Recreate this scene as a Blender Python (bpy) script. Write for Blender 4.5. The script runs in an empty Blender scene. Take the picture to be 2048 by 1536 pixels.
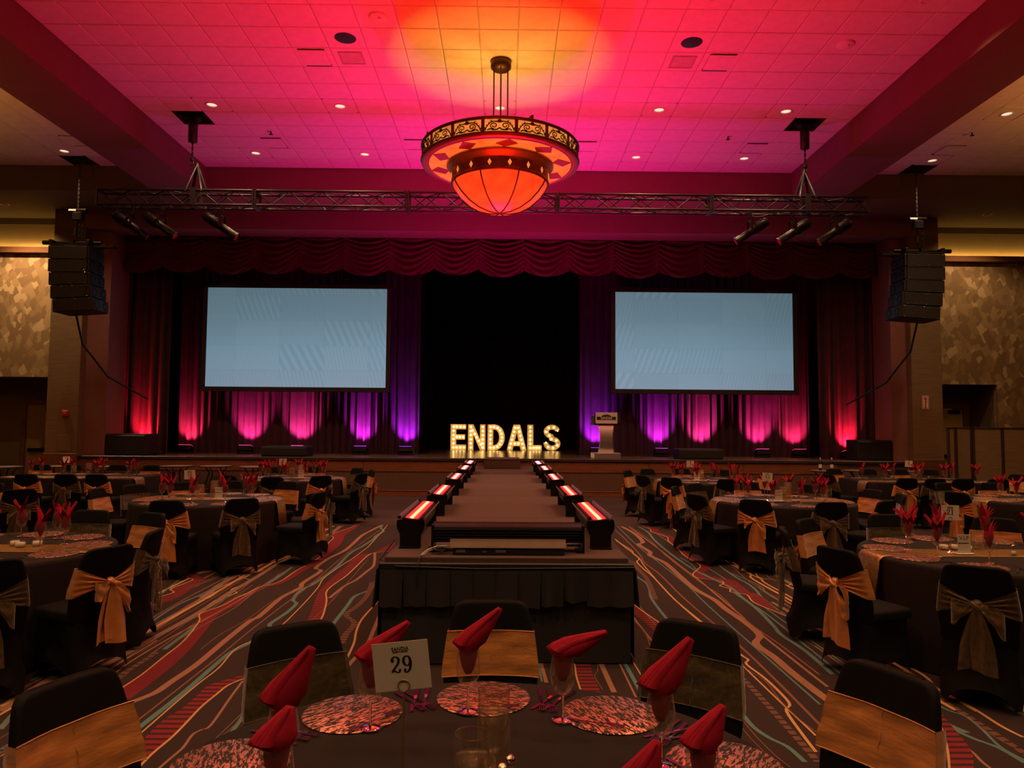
import bpy, bmesh, math, random
from mathutils import Vector, Matrix
random.seed(7)
PI = math.pi
SC = bpy.context.scene
COL = SC.collection

# ------------------------------------------------------------------ camera, world, exposure
def make_camera():
    f, pitch, roll, yaw = 1450.0, math.atan(87 / 1450), 0.0075, 0.0092
    fwd = Vector((math.sin(yaw) * math.cos(pitch), math.cos(yaw) * math.cos(pitch), math.sin(pitch)))
    r0 = Vector((math.cos(yaw), -math.sin(yaw), 0)); u0 = r0.cross(fwd)
    r = r0 * math.cos(roll) + u0 * math.sin(roll); u = u0 * math.cos(roll) - r0 * math.sin(roll)
    cd = bpy.data.cameras.new('camera'); cam = bpy.data.objects.new('camera', cd); COL.objects.link(cam)
    cd.sensor_width = 36.0; cd.lens = f / 2048 * 36.0; cd.clip_start = 0.05; cd.clip_end = 200
    m = Matrix((r, u, -fwd)).transposed().to_4x4(); m.translation = (0, 0, 1.755)
    cam.matrix_world = m
    SC.camera = cam
make_camera()
w = bpy.data.worlds.new('world'); SC.world = w; w.use_nodes = True
w.node_tree.nodes['Background'].inputs[0].default_value = (1.0, 0.55, 0.3, 1)
w.node_tree.nodes['Background'].inputs[1].default_value = 0.01
SC.view_settings.view_transform = 'Standard'; SC.view_settings.look = 'None'
SC.view_settings.gamma = 1.0; SC.view_settings.use_curve_mapping = False
SC.view_settings.exposure = 0.0
cy = SC.cycles
cy.max_bounces = 9; cy.diffuse_bounces = 3; cy.glossy_bounces = 3; cy.transmission_bounces = 9; cy.transparent_max_bounces = 16
cy.sample_clamp_indirect = 4.0; cy.caustics_reflective = False; cy.caustics_refractive = False
cy.use_denoising = True

# light strengths in one place
K_DOWN = 235.0        # each ceiling downlight, watts
K_CHAND = 135.0
K_BATTEN = 3.2        # look of the batten lenses from the side
K_BEAM = 60.0        # upward beam of each batten
BEAMC = [(1, .007, .001), (1, .007, .001), (1, .007, .004), (1, .007, .035), (1, .007, .42)]
BEAMK = [1.0, 1.05, 1.0, .9, 1.5]
K_UP = 540.0           # stage uplights
WARM = (1.0, 0.62, 0.33)
def lamp(kind, name, loc, watts, color, to=None, size=0.1, spot=None, blend=0.5, sizey=None):
    d = bpy.data.lights.new(name, kind); d.energy = watts; d.color = color
    if kind == 'AREA':
        d.size = size
        if sizey: d.shape = 'RECTANGLE'; d.size_y = sizey
    else: d.shadow_soft_size = size
    if kind == 'SPOT': d.spot_size = math.radians(spot); d.spot_blend = blend
    o = bpy.data.objects.new(name, d); COL.objects.link(o); o.location = loc
    if to is not None:
        o.rotation_euler = (Vector(to) - Vector(loc)).to_track_quat('-Z', 'Y').to_euler()
    return o

# ------------------------------------------------------------------ mesh builder
class MB:
    def __init__(s): s.v = []; s.f = []; s.m = []; s.sm = []
    def add(s, vs, fs, mi=0, smooth=False, M=None):
        b = len(s.v)
        if M is not None: vs = [M @ Vector(p) for p in vs]
        s.v += [tuple(p) for p in vs]
        for f in fs: s.f.append(tuple(i + b for i in f)); s.m.append(mi); s.sm.append(smooth)
        return s
    def box(s, a, b, mi=0, M=None, c=0.0):
        (x0, y0, z0), (x1, y1, z1) = a, b
        if c <= 0:
            vs = [(x, y, z) for z in (z0, z1) for y in (y0, y1) for x in (x0, x1)]
            fs = [(0, 2, 3, 1), (4, 5, 7, 6), (0, 1, 5, 4), (2, 6, 7, 3), (0, 4, 6, 2), (1, 3, 7, 5)]
            return s.add(vs, fs, mi, False, M)
        c = min(c, abs(x1 - x0) * .45, abs(y1 - y0) * .45, abs(z1 - z0) * .45)
        bm = bmesh.new(); r = bmesh.ops.create_cube(bm, size=1)
        for v in bm.verts:
            v.co = Vector(((x0 + x1) / 2 + v.co.x * (x1 - x0), (y0 + y1) / 2 + v.co.y * (y1 - y0), (z0 + z1) / 2 + v.co.z * (z1 - z0)))
        bmesh.ops.bevel(bm, geom=bm.edges[:], offset=c, segments=1, profile=.5, affect='EDGES')
        bm.verts.index_update()
        s.add([v.co.copy() for v in bm.verts], [[v.index for v in f.verts] for f in bm.faces], mi, False, M); bm.free()
        return s
    def lathe(s, prof, n=24, mi=0, M=None, smooth=True, cap0=False, cap1=False):
        vs = []; fs = []
        for r, z in prof:
            for k in range(n):
                a = 2 * PI * k / n; vs.append((r * math.cos(a), r * math.sin(a), z))
        for i in range(len(prof) - 1):
            for k in range(n):
                k2 = (k + 1) % n; fs.append((i * n + k, i * n + k2, (i + 1) * n + k2, (i + 1) * n + k))
        s.add(vs, fs, mi, smooth, M)
        if cap0: s.add(vs[:n], [tuple(range(n))[::-1]], mi, False, M)
        if cap1: s.add(vs[-n:], [tuple(range(n))], mi, False, M)
        return s
    def cyl(s, p, q, r, n=10, mi=0, r2=None, smooth=True, M=None):
        p, q = Vector(p), Vector(q); d = q - p
        Q = d.to_track_quat('Z', 'Y').to_matrix().to_4x4(); Q.translation = p
        if M is not None: Q = M @ Q
        return s.lathe([(r, 0), (r if r2 is None else r2, d.length)], n, mi, Q, smooth, True, True)
    def tube(s, pts, r, n=6, mi=0, closed=False, M=None, radii=None):
        pts = [Vector(p) for p in pts]; L = len(pts); rings = []
        up = Vector((0, 0, 1)); prev = None
        for i in range(L):
            if closed: t = pts[(i + 1) % L] - pts[i - 1]
            else: t = pts[min(i + 1, L - 1)] - pts[max(i - 1, 0)]
            t.normalize()
            if prev is None:
                a = up if abs(t.dot(up)) < .95 else Vector((1, 0, 0))
                x = t.cross(a).normalized()
            else:
                x = (prev - t * prev.dot(t)).normalized()
            prev = x; y = t.cross(x); rr = radii[i] if radii else r
            rings.append([pts[i] + (x * math.cos(2 * PI * k / n) + y * math.sin(2 * PI * k / n)) * rr for k in range(n)])
        return s.loft(rings, mi, True, M, loop=closed, caps=not closed)
    def loft(s, rings, mi=0, smooth=True, M=None, loop=False, caps=True, ring_closed=True):
        n = len(rings[0]); vs = [p for r in rings for p in r]; fs = []; L = len(rings)
        for i in range(L if loop else L - 1):
            j = (i + 1) % L
            for k in range(n if ring_closed else n - 1):
                k2 = (k + 1) % n; fs.append((i * n + k, i * n + k2, j * n + k2, j * n + k))
        s.add(vs, fs, mi, smooth, M)
        if caps and not loop and ring_closed:
            s.add(rings[0], [tuple(range(n))[::-1]], mi, smooth, M); s.add(rings[-1], [tuple(range(n))], mi, smooth, M)
        return s
    def grid(s, fn, nu, nv, mi=0, smooth=True, M=None):
        vs = [fn(i / nu, j / nv) for j in range(nv + 1) for i in range(nu + 1)]
        fs = [(j * (nu + 1) + i, j * (nu + 1) + i + 1, (j + 1) * (nu + 1) + i + 1, (j + 1) * (nu + 1) + i) for j in range(nv) for i in range(nu)]
        return s.add(vs, fs, mi, smooth, M)
    def sphere(s, c, r, mi=0, n=10, m=6, sc=(1, 1, 1), M=None):
        c = Vector(c); prof = []
        vs = [Vector((0, 0, -r))]; fs = []
        for i in range(1, m):
            a = -PI / 2 + PI * i / m
            for k in range(n):
                b = 2 * PI * k / n; vs.append(Vector((r * math.cos(a) * math.cos(b), r * math.cos(a) * math.sin(b), r * math.sin(a))))
        vs.append(Vector((0, 0, r))); T = len(vs) - 1
        for k in range(n):
            k2 = (k + 1) % n
            fs.append((0, 1 + k2, 1 + k))
            for i in range(m - 2): fs.append((1 + i * n + k, 1 + i * n + k2, 1 + (i + 1) * n + k2, 1 + (i + 1) * n + k))
            fs.append((T, 1 + (m - 2) * n + k, 1 + (m - 2) * n + k2))
        vs = [c + Vector((p.x * sc[0], p.y * sc[1], p.z * sc[2])) for p in vs]
        return s.add(vs, fs, mi, True, M)
    def prism(s, poly, z0, z1, mi=0, M=None, smooth=False):       # polygon in xy, extruded in z
        n = len(poly)
        vs = [(x, y, z0) for x, y in poly] + [(x, y, z1) for x, y in poly]
        fs = [tuple(range(n))[::-1], tuple(range(n, 2 * n))] + [(k, (k + 1) % n, n + (k + 1) % n, n + k) for k in range(n)]
        return s.add(vs, fs, mi, smooth, M)
    def mesh(s, name, mats):
        me = bpy.data.meshes.new(name); me.from_pydata(s.v, [], s.f)
        if not isinstance(mats, (list, tuple)): mats = [mats]
        for m in mats: me.materials.append(m)
        me.polygons.foreach_set('material_index', s.m); me.polygons.foreach_set('use_smooth', s.sm)
        me.update(); return me

def Tm(x=0, y=0, z=0, rz=0, rx=0, ry=0, s=1):
    return Matrix.Translation((x, y, z)) @ Matrix.Rotation(rz, 4, 'Z') @ Matrix.Rotation(ry, 4, 'Y') @ Matrix.Rotation(rx, 4, 'X') @ Matrix.Scale(s, 4)

def ob(name, me, parent=None, loc=(0, 0, 0), rz=0, mats=None):
    if isinstance(me, MB): me = me.mesh(name, mats)
    o = bpy.data.objects.new(name, me); COL.objects.link(o)
    o.location = loc; o.rotation_euler = (0, 0, rz); o.parent = parent
    return o
def tag(o, label, cat, group=None, kind=None):
    o['label'] = label; o['category'] = cat
    if group: o['group'] = group
    if kind: o['kind'] = kind
    return o
def thing(name, label, cat, loc=(0, 0, 0), rz=0, group=None):
    o = bpy.data.objects.new(name, None); COL.objects.link(o)
    o.location = loc; o.rotation_euler = (0, 0, rz); o.empty_display_size = .1
    return tag(o, label, cat, group)
def struct(name, mb, mats, loc=(0, 0, 0)):
    o = ob(name, mb, None, loc, 0, mats); o['kind'] = 'structure'; return o
def children(o): return [c for c in o.children]
def dup(root, loc, rz=0, label=None, group=None):
    r = root.copy(); COL.objects.link(r); r.location = loc; r.rotation_euler = (0, 0, rz)
    if label: r['label'] = label
    if group: r['group'] = group
    for ch in children(root):
        c = ch.copy(); COL.objects.link(c); c.parent = r
        for g in children(ch):
            d = g.copy(); COL.objects.link(d); d.parent = c
    return r

# ------------------------------------------------------------------ materials
class NT:
    def __init__(s, name):
        s.mat = bpy.data.materials.new(name); s.mat.use_nodes = True; s.t = s.mat.node_tree; s.t.nodes.clear()
        s.out = s.n('ShaderNodeOutputMaterial')
    def n(s, typ, **kw):
        x = s.t.nodes.new(typ)
        for k, v in kw.items(): setattr(x, k, v)
        return x
    def l(s, a, b): s.t.links.new(a, b)
    def coord(s, kind='Object', scale=(1, 1, 1)):
        tc = s.n('ShaderNodeTexCoord'); mp = s.n('ShaderNodeMapping'); mp.inputs['Scale'].default_value = scale
        s.l(tc.outputs[kind], mp.inputs[0]); return mp.outputs[0]
    def noise(s, vec, scale, detail=3, rough=.5):
        x = s.n('ShaderNodeTexNoise'); x.inputs['Scale'].default_value = scale; x.inputs['Detail'].default_value = detail
        x.inputs['Roughness'].default_value = rough
        if vec is not None: s.l(vec, x.inputs['Vector'])
        return x.outputs['Fac']
    def ramp(s, fac, stops, interp='LINEAR'):
        r = s.n('ShaderNodeValToRGB'); r.color_ramp.interpolation = interp; e = r.color_ramp.elements
        while len(e) < len(stops): e.new(.5)
        for i, (p, c) in enumerate(stops):
            e[i].position = p; e[i].color = (c[0], c[1], c[2], 1) if hasattr(c, '__len__') else (c, c, c, 1)
        s.l(fac, r.inputs[0]); return r.outputs[0]
    def math(s, op, a, b=None):
        m = s.n('ShaderNodeMath', operation=op)
        for i, q in enumerate((a, b)):
            if q is None: continue
            if isinstance(q, (int, float)): m.inputs[i].default_value = q
            else: s.l(q, m.inputs[i])
        return m.outputs[0]
    def bsdf(s, color=(.5, .5, .5), rough=.6, metal=0, spec=.5, sheen=0, emit=None, estr=0, bump=None, bstr=.2, bdist=.01, sheentint=None):
        b = s.n('ShaderNodeBsdfPrincipled')
        if hasattr(color, '__len__'): b.inputs['Base Color'].default_value = (*color[:3], 1)
        else: s.l(color, b.inputs['Base Color'])
        if isinstance(rough, (int, float)): b.inputs['Roughness'].default_value = rough
        else: s.l(rough, b.inputs['Roughness'])
        if isinstance(metal, (int, float)): b.inputs['Metallic'].default_value = metal
        else: s.l(metal, b.inputs['Metallic'])
        b.inputs['Specular IOR Level'].default_value = spec
        if sheen: b.inputs['Sheen Weight'].default_value = sheen
        if sheentint: b.inputs['Sheen Tint'].default_value = (*sheentint, 1)
        if emit is not None:
            if hasattr(emit, '__len__'): b.inputs['Emission Color'].default_value = (*emit[:3], 1)
            else: s.l(emit, b.inputs['Emission Color'])
            if isinstance(estr, (int, float)): b.inputs['Emission Strength'].default_value = estr
            else: s.l(estr, b.inputs['Emission Strength'])
        if bump is not None:
            bu = s.n('ShaderNodeBump'); bu.inputs['Strength'].default_value = bstr; bu.inputs['Distance'].default_value = bdist
            s.l(bump, bu.inputs['Height']); s.l(bu.outputs[0], b.inputs['Normal'])
        return b.outputs[0]
    def end(s, sh): s.l(sh, s.out.inputs[0]); return s.mat
MATS = {}
def mixc(a, k): return tuple(min(1, c * k) for c in a)
def pbr(name, color, rough=.6, metal=0, var=.12, scale=8, bump=.15, bscale=120, spec=.5, sheen=0, stretch=(1, 1, 1), bdist=.004):
    if name in MATS: return MATS[name]
    t = NT(name); v = t.coord('Object', stretch)
    c = t.ramp(t.noise(v, scale, 4), [(.25, mixc(color, 1 - var)), (.75, mixc(color, 1 + var))])
    h = t.noise(v, bscale, 2) if bump else None
    MATS[name] = t.end(t.bsdf(c, rough, metal, spec, sheen, bump=h, bstr=bump, bdist=bdist)); return MATS[name]
def emis(name, color, strength, base=(.02, .02, .02)):
    if name in MATS: return MATS[name]
    t = NT(name); MATS[name] = t.end(t.bsdf(base, .4, emit=color, estr=strength)); return MATS[name]
def thin_glass(name, tint=(.96, .95, .92), edge=.5, rough=.02, pale_edge=0):
    t = NT(name)
    lw = t.n('ShaderNodeLayerWeight'); lw.inputs[0].default_value = .35
    f = t.ramp(lw.outputs['Facing'], [(0, .045), (.5, .09), (.8, .3), (1, edge)])
    tr = t.n('ShaderNodeBsdfTransparent'); tr.inputs[0].default_value = (*tint, 1)
    gl = t.n('ShaderNodeBsdfGlossy'); gl.inputs['Roughness'].default_value = rough; gl.inputs[0].default_value = (1, .97, .9, 1)
    mx = t.n('ShaderNodeMixShader'); t.l(f, mx.inputs[0]); t.l(tr.outputs[0], mx.inputs[1]); t.l(gl.outputs[0], mx.inputs[2])
    if pale_edge:  # pale diffuse edge painted in where the glass would glint
        df = t.n('ShaderNodeBsdfDiffuse'); df.inputs[0].default_value = (.9, .8, .66, 1); m2 = t.n('ShaderNodeMixShader')
        t.l(t.ramp(lw.outputs['Facing'], [(0, pale_edge * .25), (.6, pale_edge * .5), (1, pale_edge * 3)]), m2.inputs[0]); t.l(mx.outputs[0], m2.inputs[1]); t.l(df.outputs[0], m2.inputs[2]); mx = m2
    MATS[name] = t.end(mx.outputs[0]); return MATS[name]
def sheer(name, color, alpha):
    t = NT(name); v = t.coord('Object')
    n = t.noise(v, 40, 3)
    b = t.bsdf(t.ramp(n, [(.3, mixc(color, .7)), (.7, mixc(color, 1.4))]), .35, .35, sheen=.5, bump=t.noise(v, 30, 4), bstr=.6, bdist=.01)
    lw = t.n('ShaderNodeLayerWeight'); lw.inputs[0].default_value = .4
    a = t.math('ADD', t.math('MULTIPLY', lw.outputs['Facing'], .35), alpha)
    tr = t.n('ShaderNodeBsdfTransparent'); mx = t.n('ShaderNodeMixShader')
    t.l(a, mx.inputs[0]); t.l(tr.outputs[0], mx.inputs[1]); t.l(b, mx.inputs[2])
    MATS[name] = t.end(mx.outputs[0]); return MATS[name]

def clear_glass(name, color=(1, .98, .95), ior=1.45):
    t = NT(name); b = t.n('ShaderNodeBsdfPrincipled')
    b.inputs['Base Color'].default_value = (*color, 1); b.inputs['Roughness'].default_value = 0; b.inputs['IOR'].default_value = ior; b.inputs['Transmission Weight'].default_value = 1
    MATS[name] = t.end(b.outputs[0]); return MATS[name]
# fabrics, metals, woods
m_black = pbr('spandex_black', (.0055, .0046, .0038), .7, var=.15, scale=30, bump=.12, bscale=500, spec=.12)
m_cloth = pbr('table_cloth_black', (.014, .0088, .0065), .8, var=.15, scale=14, bump=.2, bscale=700, spec=.25)
m_satin = None
def satin():
    t = NT('gold_satin'); v = t.coord('Object', (1, 1, 3))
    wv = t.noise(v, 7, 3, .5)
    c = t.ramp(t.noise(t.coord('Object'), 12, 2), [(.3, (.66, .245, .058)), (.7, (.76, .30, .078))])
    return t.end(t.bsdf(c, .34, .35, .5, sheen=.3, bump=wv, bstr=.22, bdist=.03))
m_satin = satin()
m_organza = sheer('gold_organza', (.20, .115, .035), .5)
m_organza_flat = sheer('gold_organza_flat', (.10, .062, .016), .72)
m_napkin = pbr('red_napkin', (.36, .007, .026), .85, var=.15, scale=25, bump=.2, bscale=900, spec=.2)
m_glass = thin_glass('clear_glass', (.97, .955, .93), .95, .03, .05)
m_vase = thin_glass('vase_glass', (.955, .93, .88), .9, .03, .045)
m_rimglass = clear_glass('solid_glass', (1, .98, .94))
m_water = thin_glass('water', (.93, .90, .84), .9, .04, .07)
m_steel = pbr('polished_steel', (.62, .56, .52), .16, 1, var=.05, bump=0)
m_chrome = pbr('chrome', (.8, .76, .7), .1, 1, var=.03, bump=0)
m_dkmetal = pbr('black_metal', (.018, .015, .014), .42, .7, var=.2, scale=20, bump=.05)
m_truss = pbr('truss_black', (.016, .013, .013), .45, .3, var=.25, scale=30, bump=.05)
m_plastic = pbr('black_plastic', (.014, .013, .013), .45, 0, var=.2, scale=20, bump=.08, bscale=300)
m_card = pbr('white_card', (.72, .62, .5), .7, var=.04, bump=.03)
m_ink = pbr('black_ink', (.01, .008, .007), .6, bump=0)
m_wax = pbr('white_wax', (.8, .72, .6), .5, var=.05, bump=0)
m_bronze = pbr('dark_bronze', (.10, .055, .035), .42, .75, var=.2, scale=12, bump=.08, bscale=60)
m_brass = pbr('brushed_brass', (.52, .36, .17), .38, .9, var=.08, scale=6, bump=.05, stretch=(1, 1, 10))
m_white = pbr('white_paint', (.8, .78, .74), .6, var=.03, bump=.03)
m_red = pbr('red_enamel', (.5, .03, .03), .45, var=.08, bump=0)
# ------------------------------------------------------------------ room finishes
def mat_tile():
    t = NT('ceiling_tile'); v = t.coord('Object')
    n1 = t.noise(v, 180, 2); n2 = t.noise(v, 6, 3)
    c = t.ramp(n2, [(.3, (.70, .66, .60)), (.7, (.78, .74, .68))])
    return t.end(t.bsdf(c, .95, bump=n1, bstr=.35, bdist=.004, spec=.2))
m_tile = mat_tile()
m_grid = pbr('ceiling_grid', (.42, .39, .36), .7, var=.03, bump=0)  # T-bars toned darker to put in the shade around the tiles
m_beam = pbr('beam_paint', (.20, .115, .085), .85, var=.05, scale=3, bump=.06, bscale=200)
m_header = pbr('header_paint', (.27, .14, .12), .85, var=.05, scale=3, bump=.06, bscale=200)
m_olive = pbr('olive_paint', (.17, .125, .06), .9, var=.06, scale=3, bump=.06, bscale=200)
m_band = pbr('tan_band', (.50, .36, .17), .85, var=.05, scale=4, bump=.05)
def mat_grasscloth(name, c0):
    t = NT(name); v = t.coord('Object', (.4, .4, 26))
    n = t.noise(v, 6, 4); v2 = t.coord('Object', (3, 3, 120))
    c = t.ramp(n, [(.3, mixc(c0, .75)), (.7, mixc(c0, 1.25))])
    return t.end(t.bsdf(c, .9, bump=t.noise(v2, 4, 2), bstr=.3, bdist=.004, spec=.2))
m_grass = mat_grasscloth('grasscloth', (.20, .13, .065))
m_panelcloth = mat_grasscloth('partition_cloth', (.22, .16, .085))
def mat_wallpaper():
    t = NT('leaf_wallpaper'); v = t.coord('Object', (1, 1, 1))
    sk = t.n('ShaderNodeMapping'); sk.inputs['Rotation'].default_value = (0, .6, 0); sk.inputs['Scale'].default_value = (7, 7, 5)
    t.l(v, sk.inputs[0])
    vo = t.n('ShaderNodeTexVoronoi'); vo.inputs['Scale'].default_value = 1; vo.feature = 'F1'; vo.distance = 'CHEBYCHEV'
    t.l(sk.outputs[0], vo.inputs['Vector'])
    sep = t.n('ShaderNodeSeparateColor'); t.l(vo.outputs['Color'], sep.inputs[0])
    c = t.ramp(sep.outputs[0], [(0, (.20, .125, .055)), (.35, (.25, .16, .07)), (.6, (.30, .20, .09)), (.85, (.42, .30, .15))], 'CONSTANT')
    v2 = t.coord('Object', (60, 60, 8))
    mx = t.n('ShaderNodeMixRGB', blend_type='MULTIPLY'); mx.inputs[0].default_value = .6
    t.l(c, mx.inputs[1]); t.l(t.ramp(t.noise(v2, 2, 2), [(.3, .75), (.7, 1.0)]), mx.inputs[2])
    return t.end(t.bsdf(mx.outputs[0], .8, spec=.3))
m_paper = mat_wallpaper()
def mat_wood(name, c0, c1, rough=.35, axis=(.6, 6, 6)):
    t = NT(name); v = t.coord('Object', axis)
    n = t.noise(v, 3, 6, .6)
    c = t.ramp(n, [(.25, c0), (.55, c1), (.8, mixc(c0, 1.2))])
    return t.end(t.bsdf(c, rough, bump=n, bstr=.08, bdist=.003))
m_wood = mat_wood('stage_wood', (.10, .030, .014), (.21, .075, .032))
m_woodtrim = mat_wood('wood_trim', (.12, .05, .02), (.19, .085, .035))
def mat_stagefloor():
    t = NT('stage_floor'); tc = t.coord('Object')
    br = t.n('ShaderNodeTexBrick'); br.inputs['Scale'].default_value = 1; br.inputs['Brick Width'].default_value = 1.6; br.inputs['Row Height'].default_value = .14
    br.inputs['Mortar Size'].default_value = .003; br.inputs['Color1'].default_value = (.13, .085, .06, 1); br.inputs['Color2'].default_value = (.19, .125, .085, 1); br.inputs['Mortar'].default_value = (.03, .02, .015, 1)
    t.l(tc, br.inputs['Vector'])
    return t.end(t.bsdf(br.outputs['Color'], .2, spec=.6, bump=t.noise(tc, 3, 2), bstr=.03, bdist=.02))
m_stagefloor = mat_stagefloor()
def mat_carpet(name, c, var=.25, hatch=None, hc=None, period=.07, duty=.5):
    t = NT(name); v = t.coord('Object'); n = t.noise(v, 260, 2)
    v2 = t.coord('Object', (30, 300, 1)); n2 = t.noise(v2, 1, 2)
    m = t.math('ADD', t.math('MULTIPLY', n, .6), t.math('MULTIPLY', n2, .4))
    col = t.ramp(m, [(.3, mixc(c, 1 - var)), (.7, mixc(c, 1 + var))])
    if hatch:
        sp = t.n('ShaderNodeSeparateXYZ'); t.l(v, sp.inputs[0])
        fr = t.math('FRACT', t.math('DIVIDE', sp.outputs[1], period))
        k = t.math('GREATER_THAN', fr, duty)
        mx = t.n('ShaderNodeMixRGB'); t.l(k, mx.inputs[0]); t.l(col, mx.inputs[1]); mx.inputs[2].default_value = (*hc, 1); col = mx.outputs[0]
    return t.end(t.bsdf(col, .95, bump=n, bstr=.3, bdist=.004, spec=.15, sheen=.1))
BASE = (.029, .0145, .013)
m_carpet = mat_carpet('carpet_brown', BASE, .3)
m_border = mat_carpet('carpet_border', (.054, .030, .025), .4)
CM = dict(tan=mat_carpet('carpet_tan', (.30, .145, .085)), tan2=mat_carpet('carpet_tan_hatched', (.30, .17, .10), hatch=1, hc=(.17, .12, .08), period=.05),
          teal=mat_carpet('carpet_teal', (.095, .20, .185)), teal2=mat_carpet('carpet_teal_hatched', (.11, .20, .175), hatch=1, hc=(.19, .15, .10), period=.08, duty=.7),
          gold=mat_carpet('carpet_gold', (.58, .31, .11)), thin=mat_carpet('carpet_rust', (.20, .085, .05)), grey=mat_carpet('carpet_grey', (.14, .12, .10)),
          hatch=mat_carpet('carpet_brown_dashes', (.15, .07, .045), hatch=1, hc=BASE, period=.075, duty=.7),
          red=mat_carpet('carpet_red', (.20, .010, .017), hatch=1, hc=(.13, .008, .013), period=.035),
          hatchred=mat_carpet('carpet_red_bars', (.22, .011, .018), hatch=1, hc=(.030, .012, .011), period=.07, duty=.6))
m_deck = mat_carpet('runway_carpet', (.10, .058, .045), .2)

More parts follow.
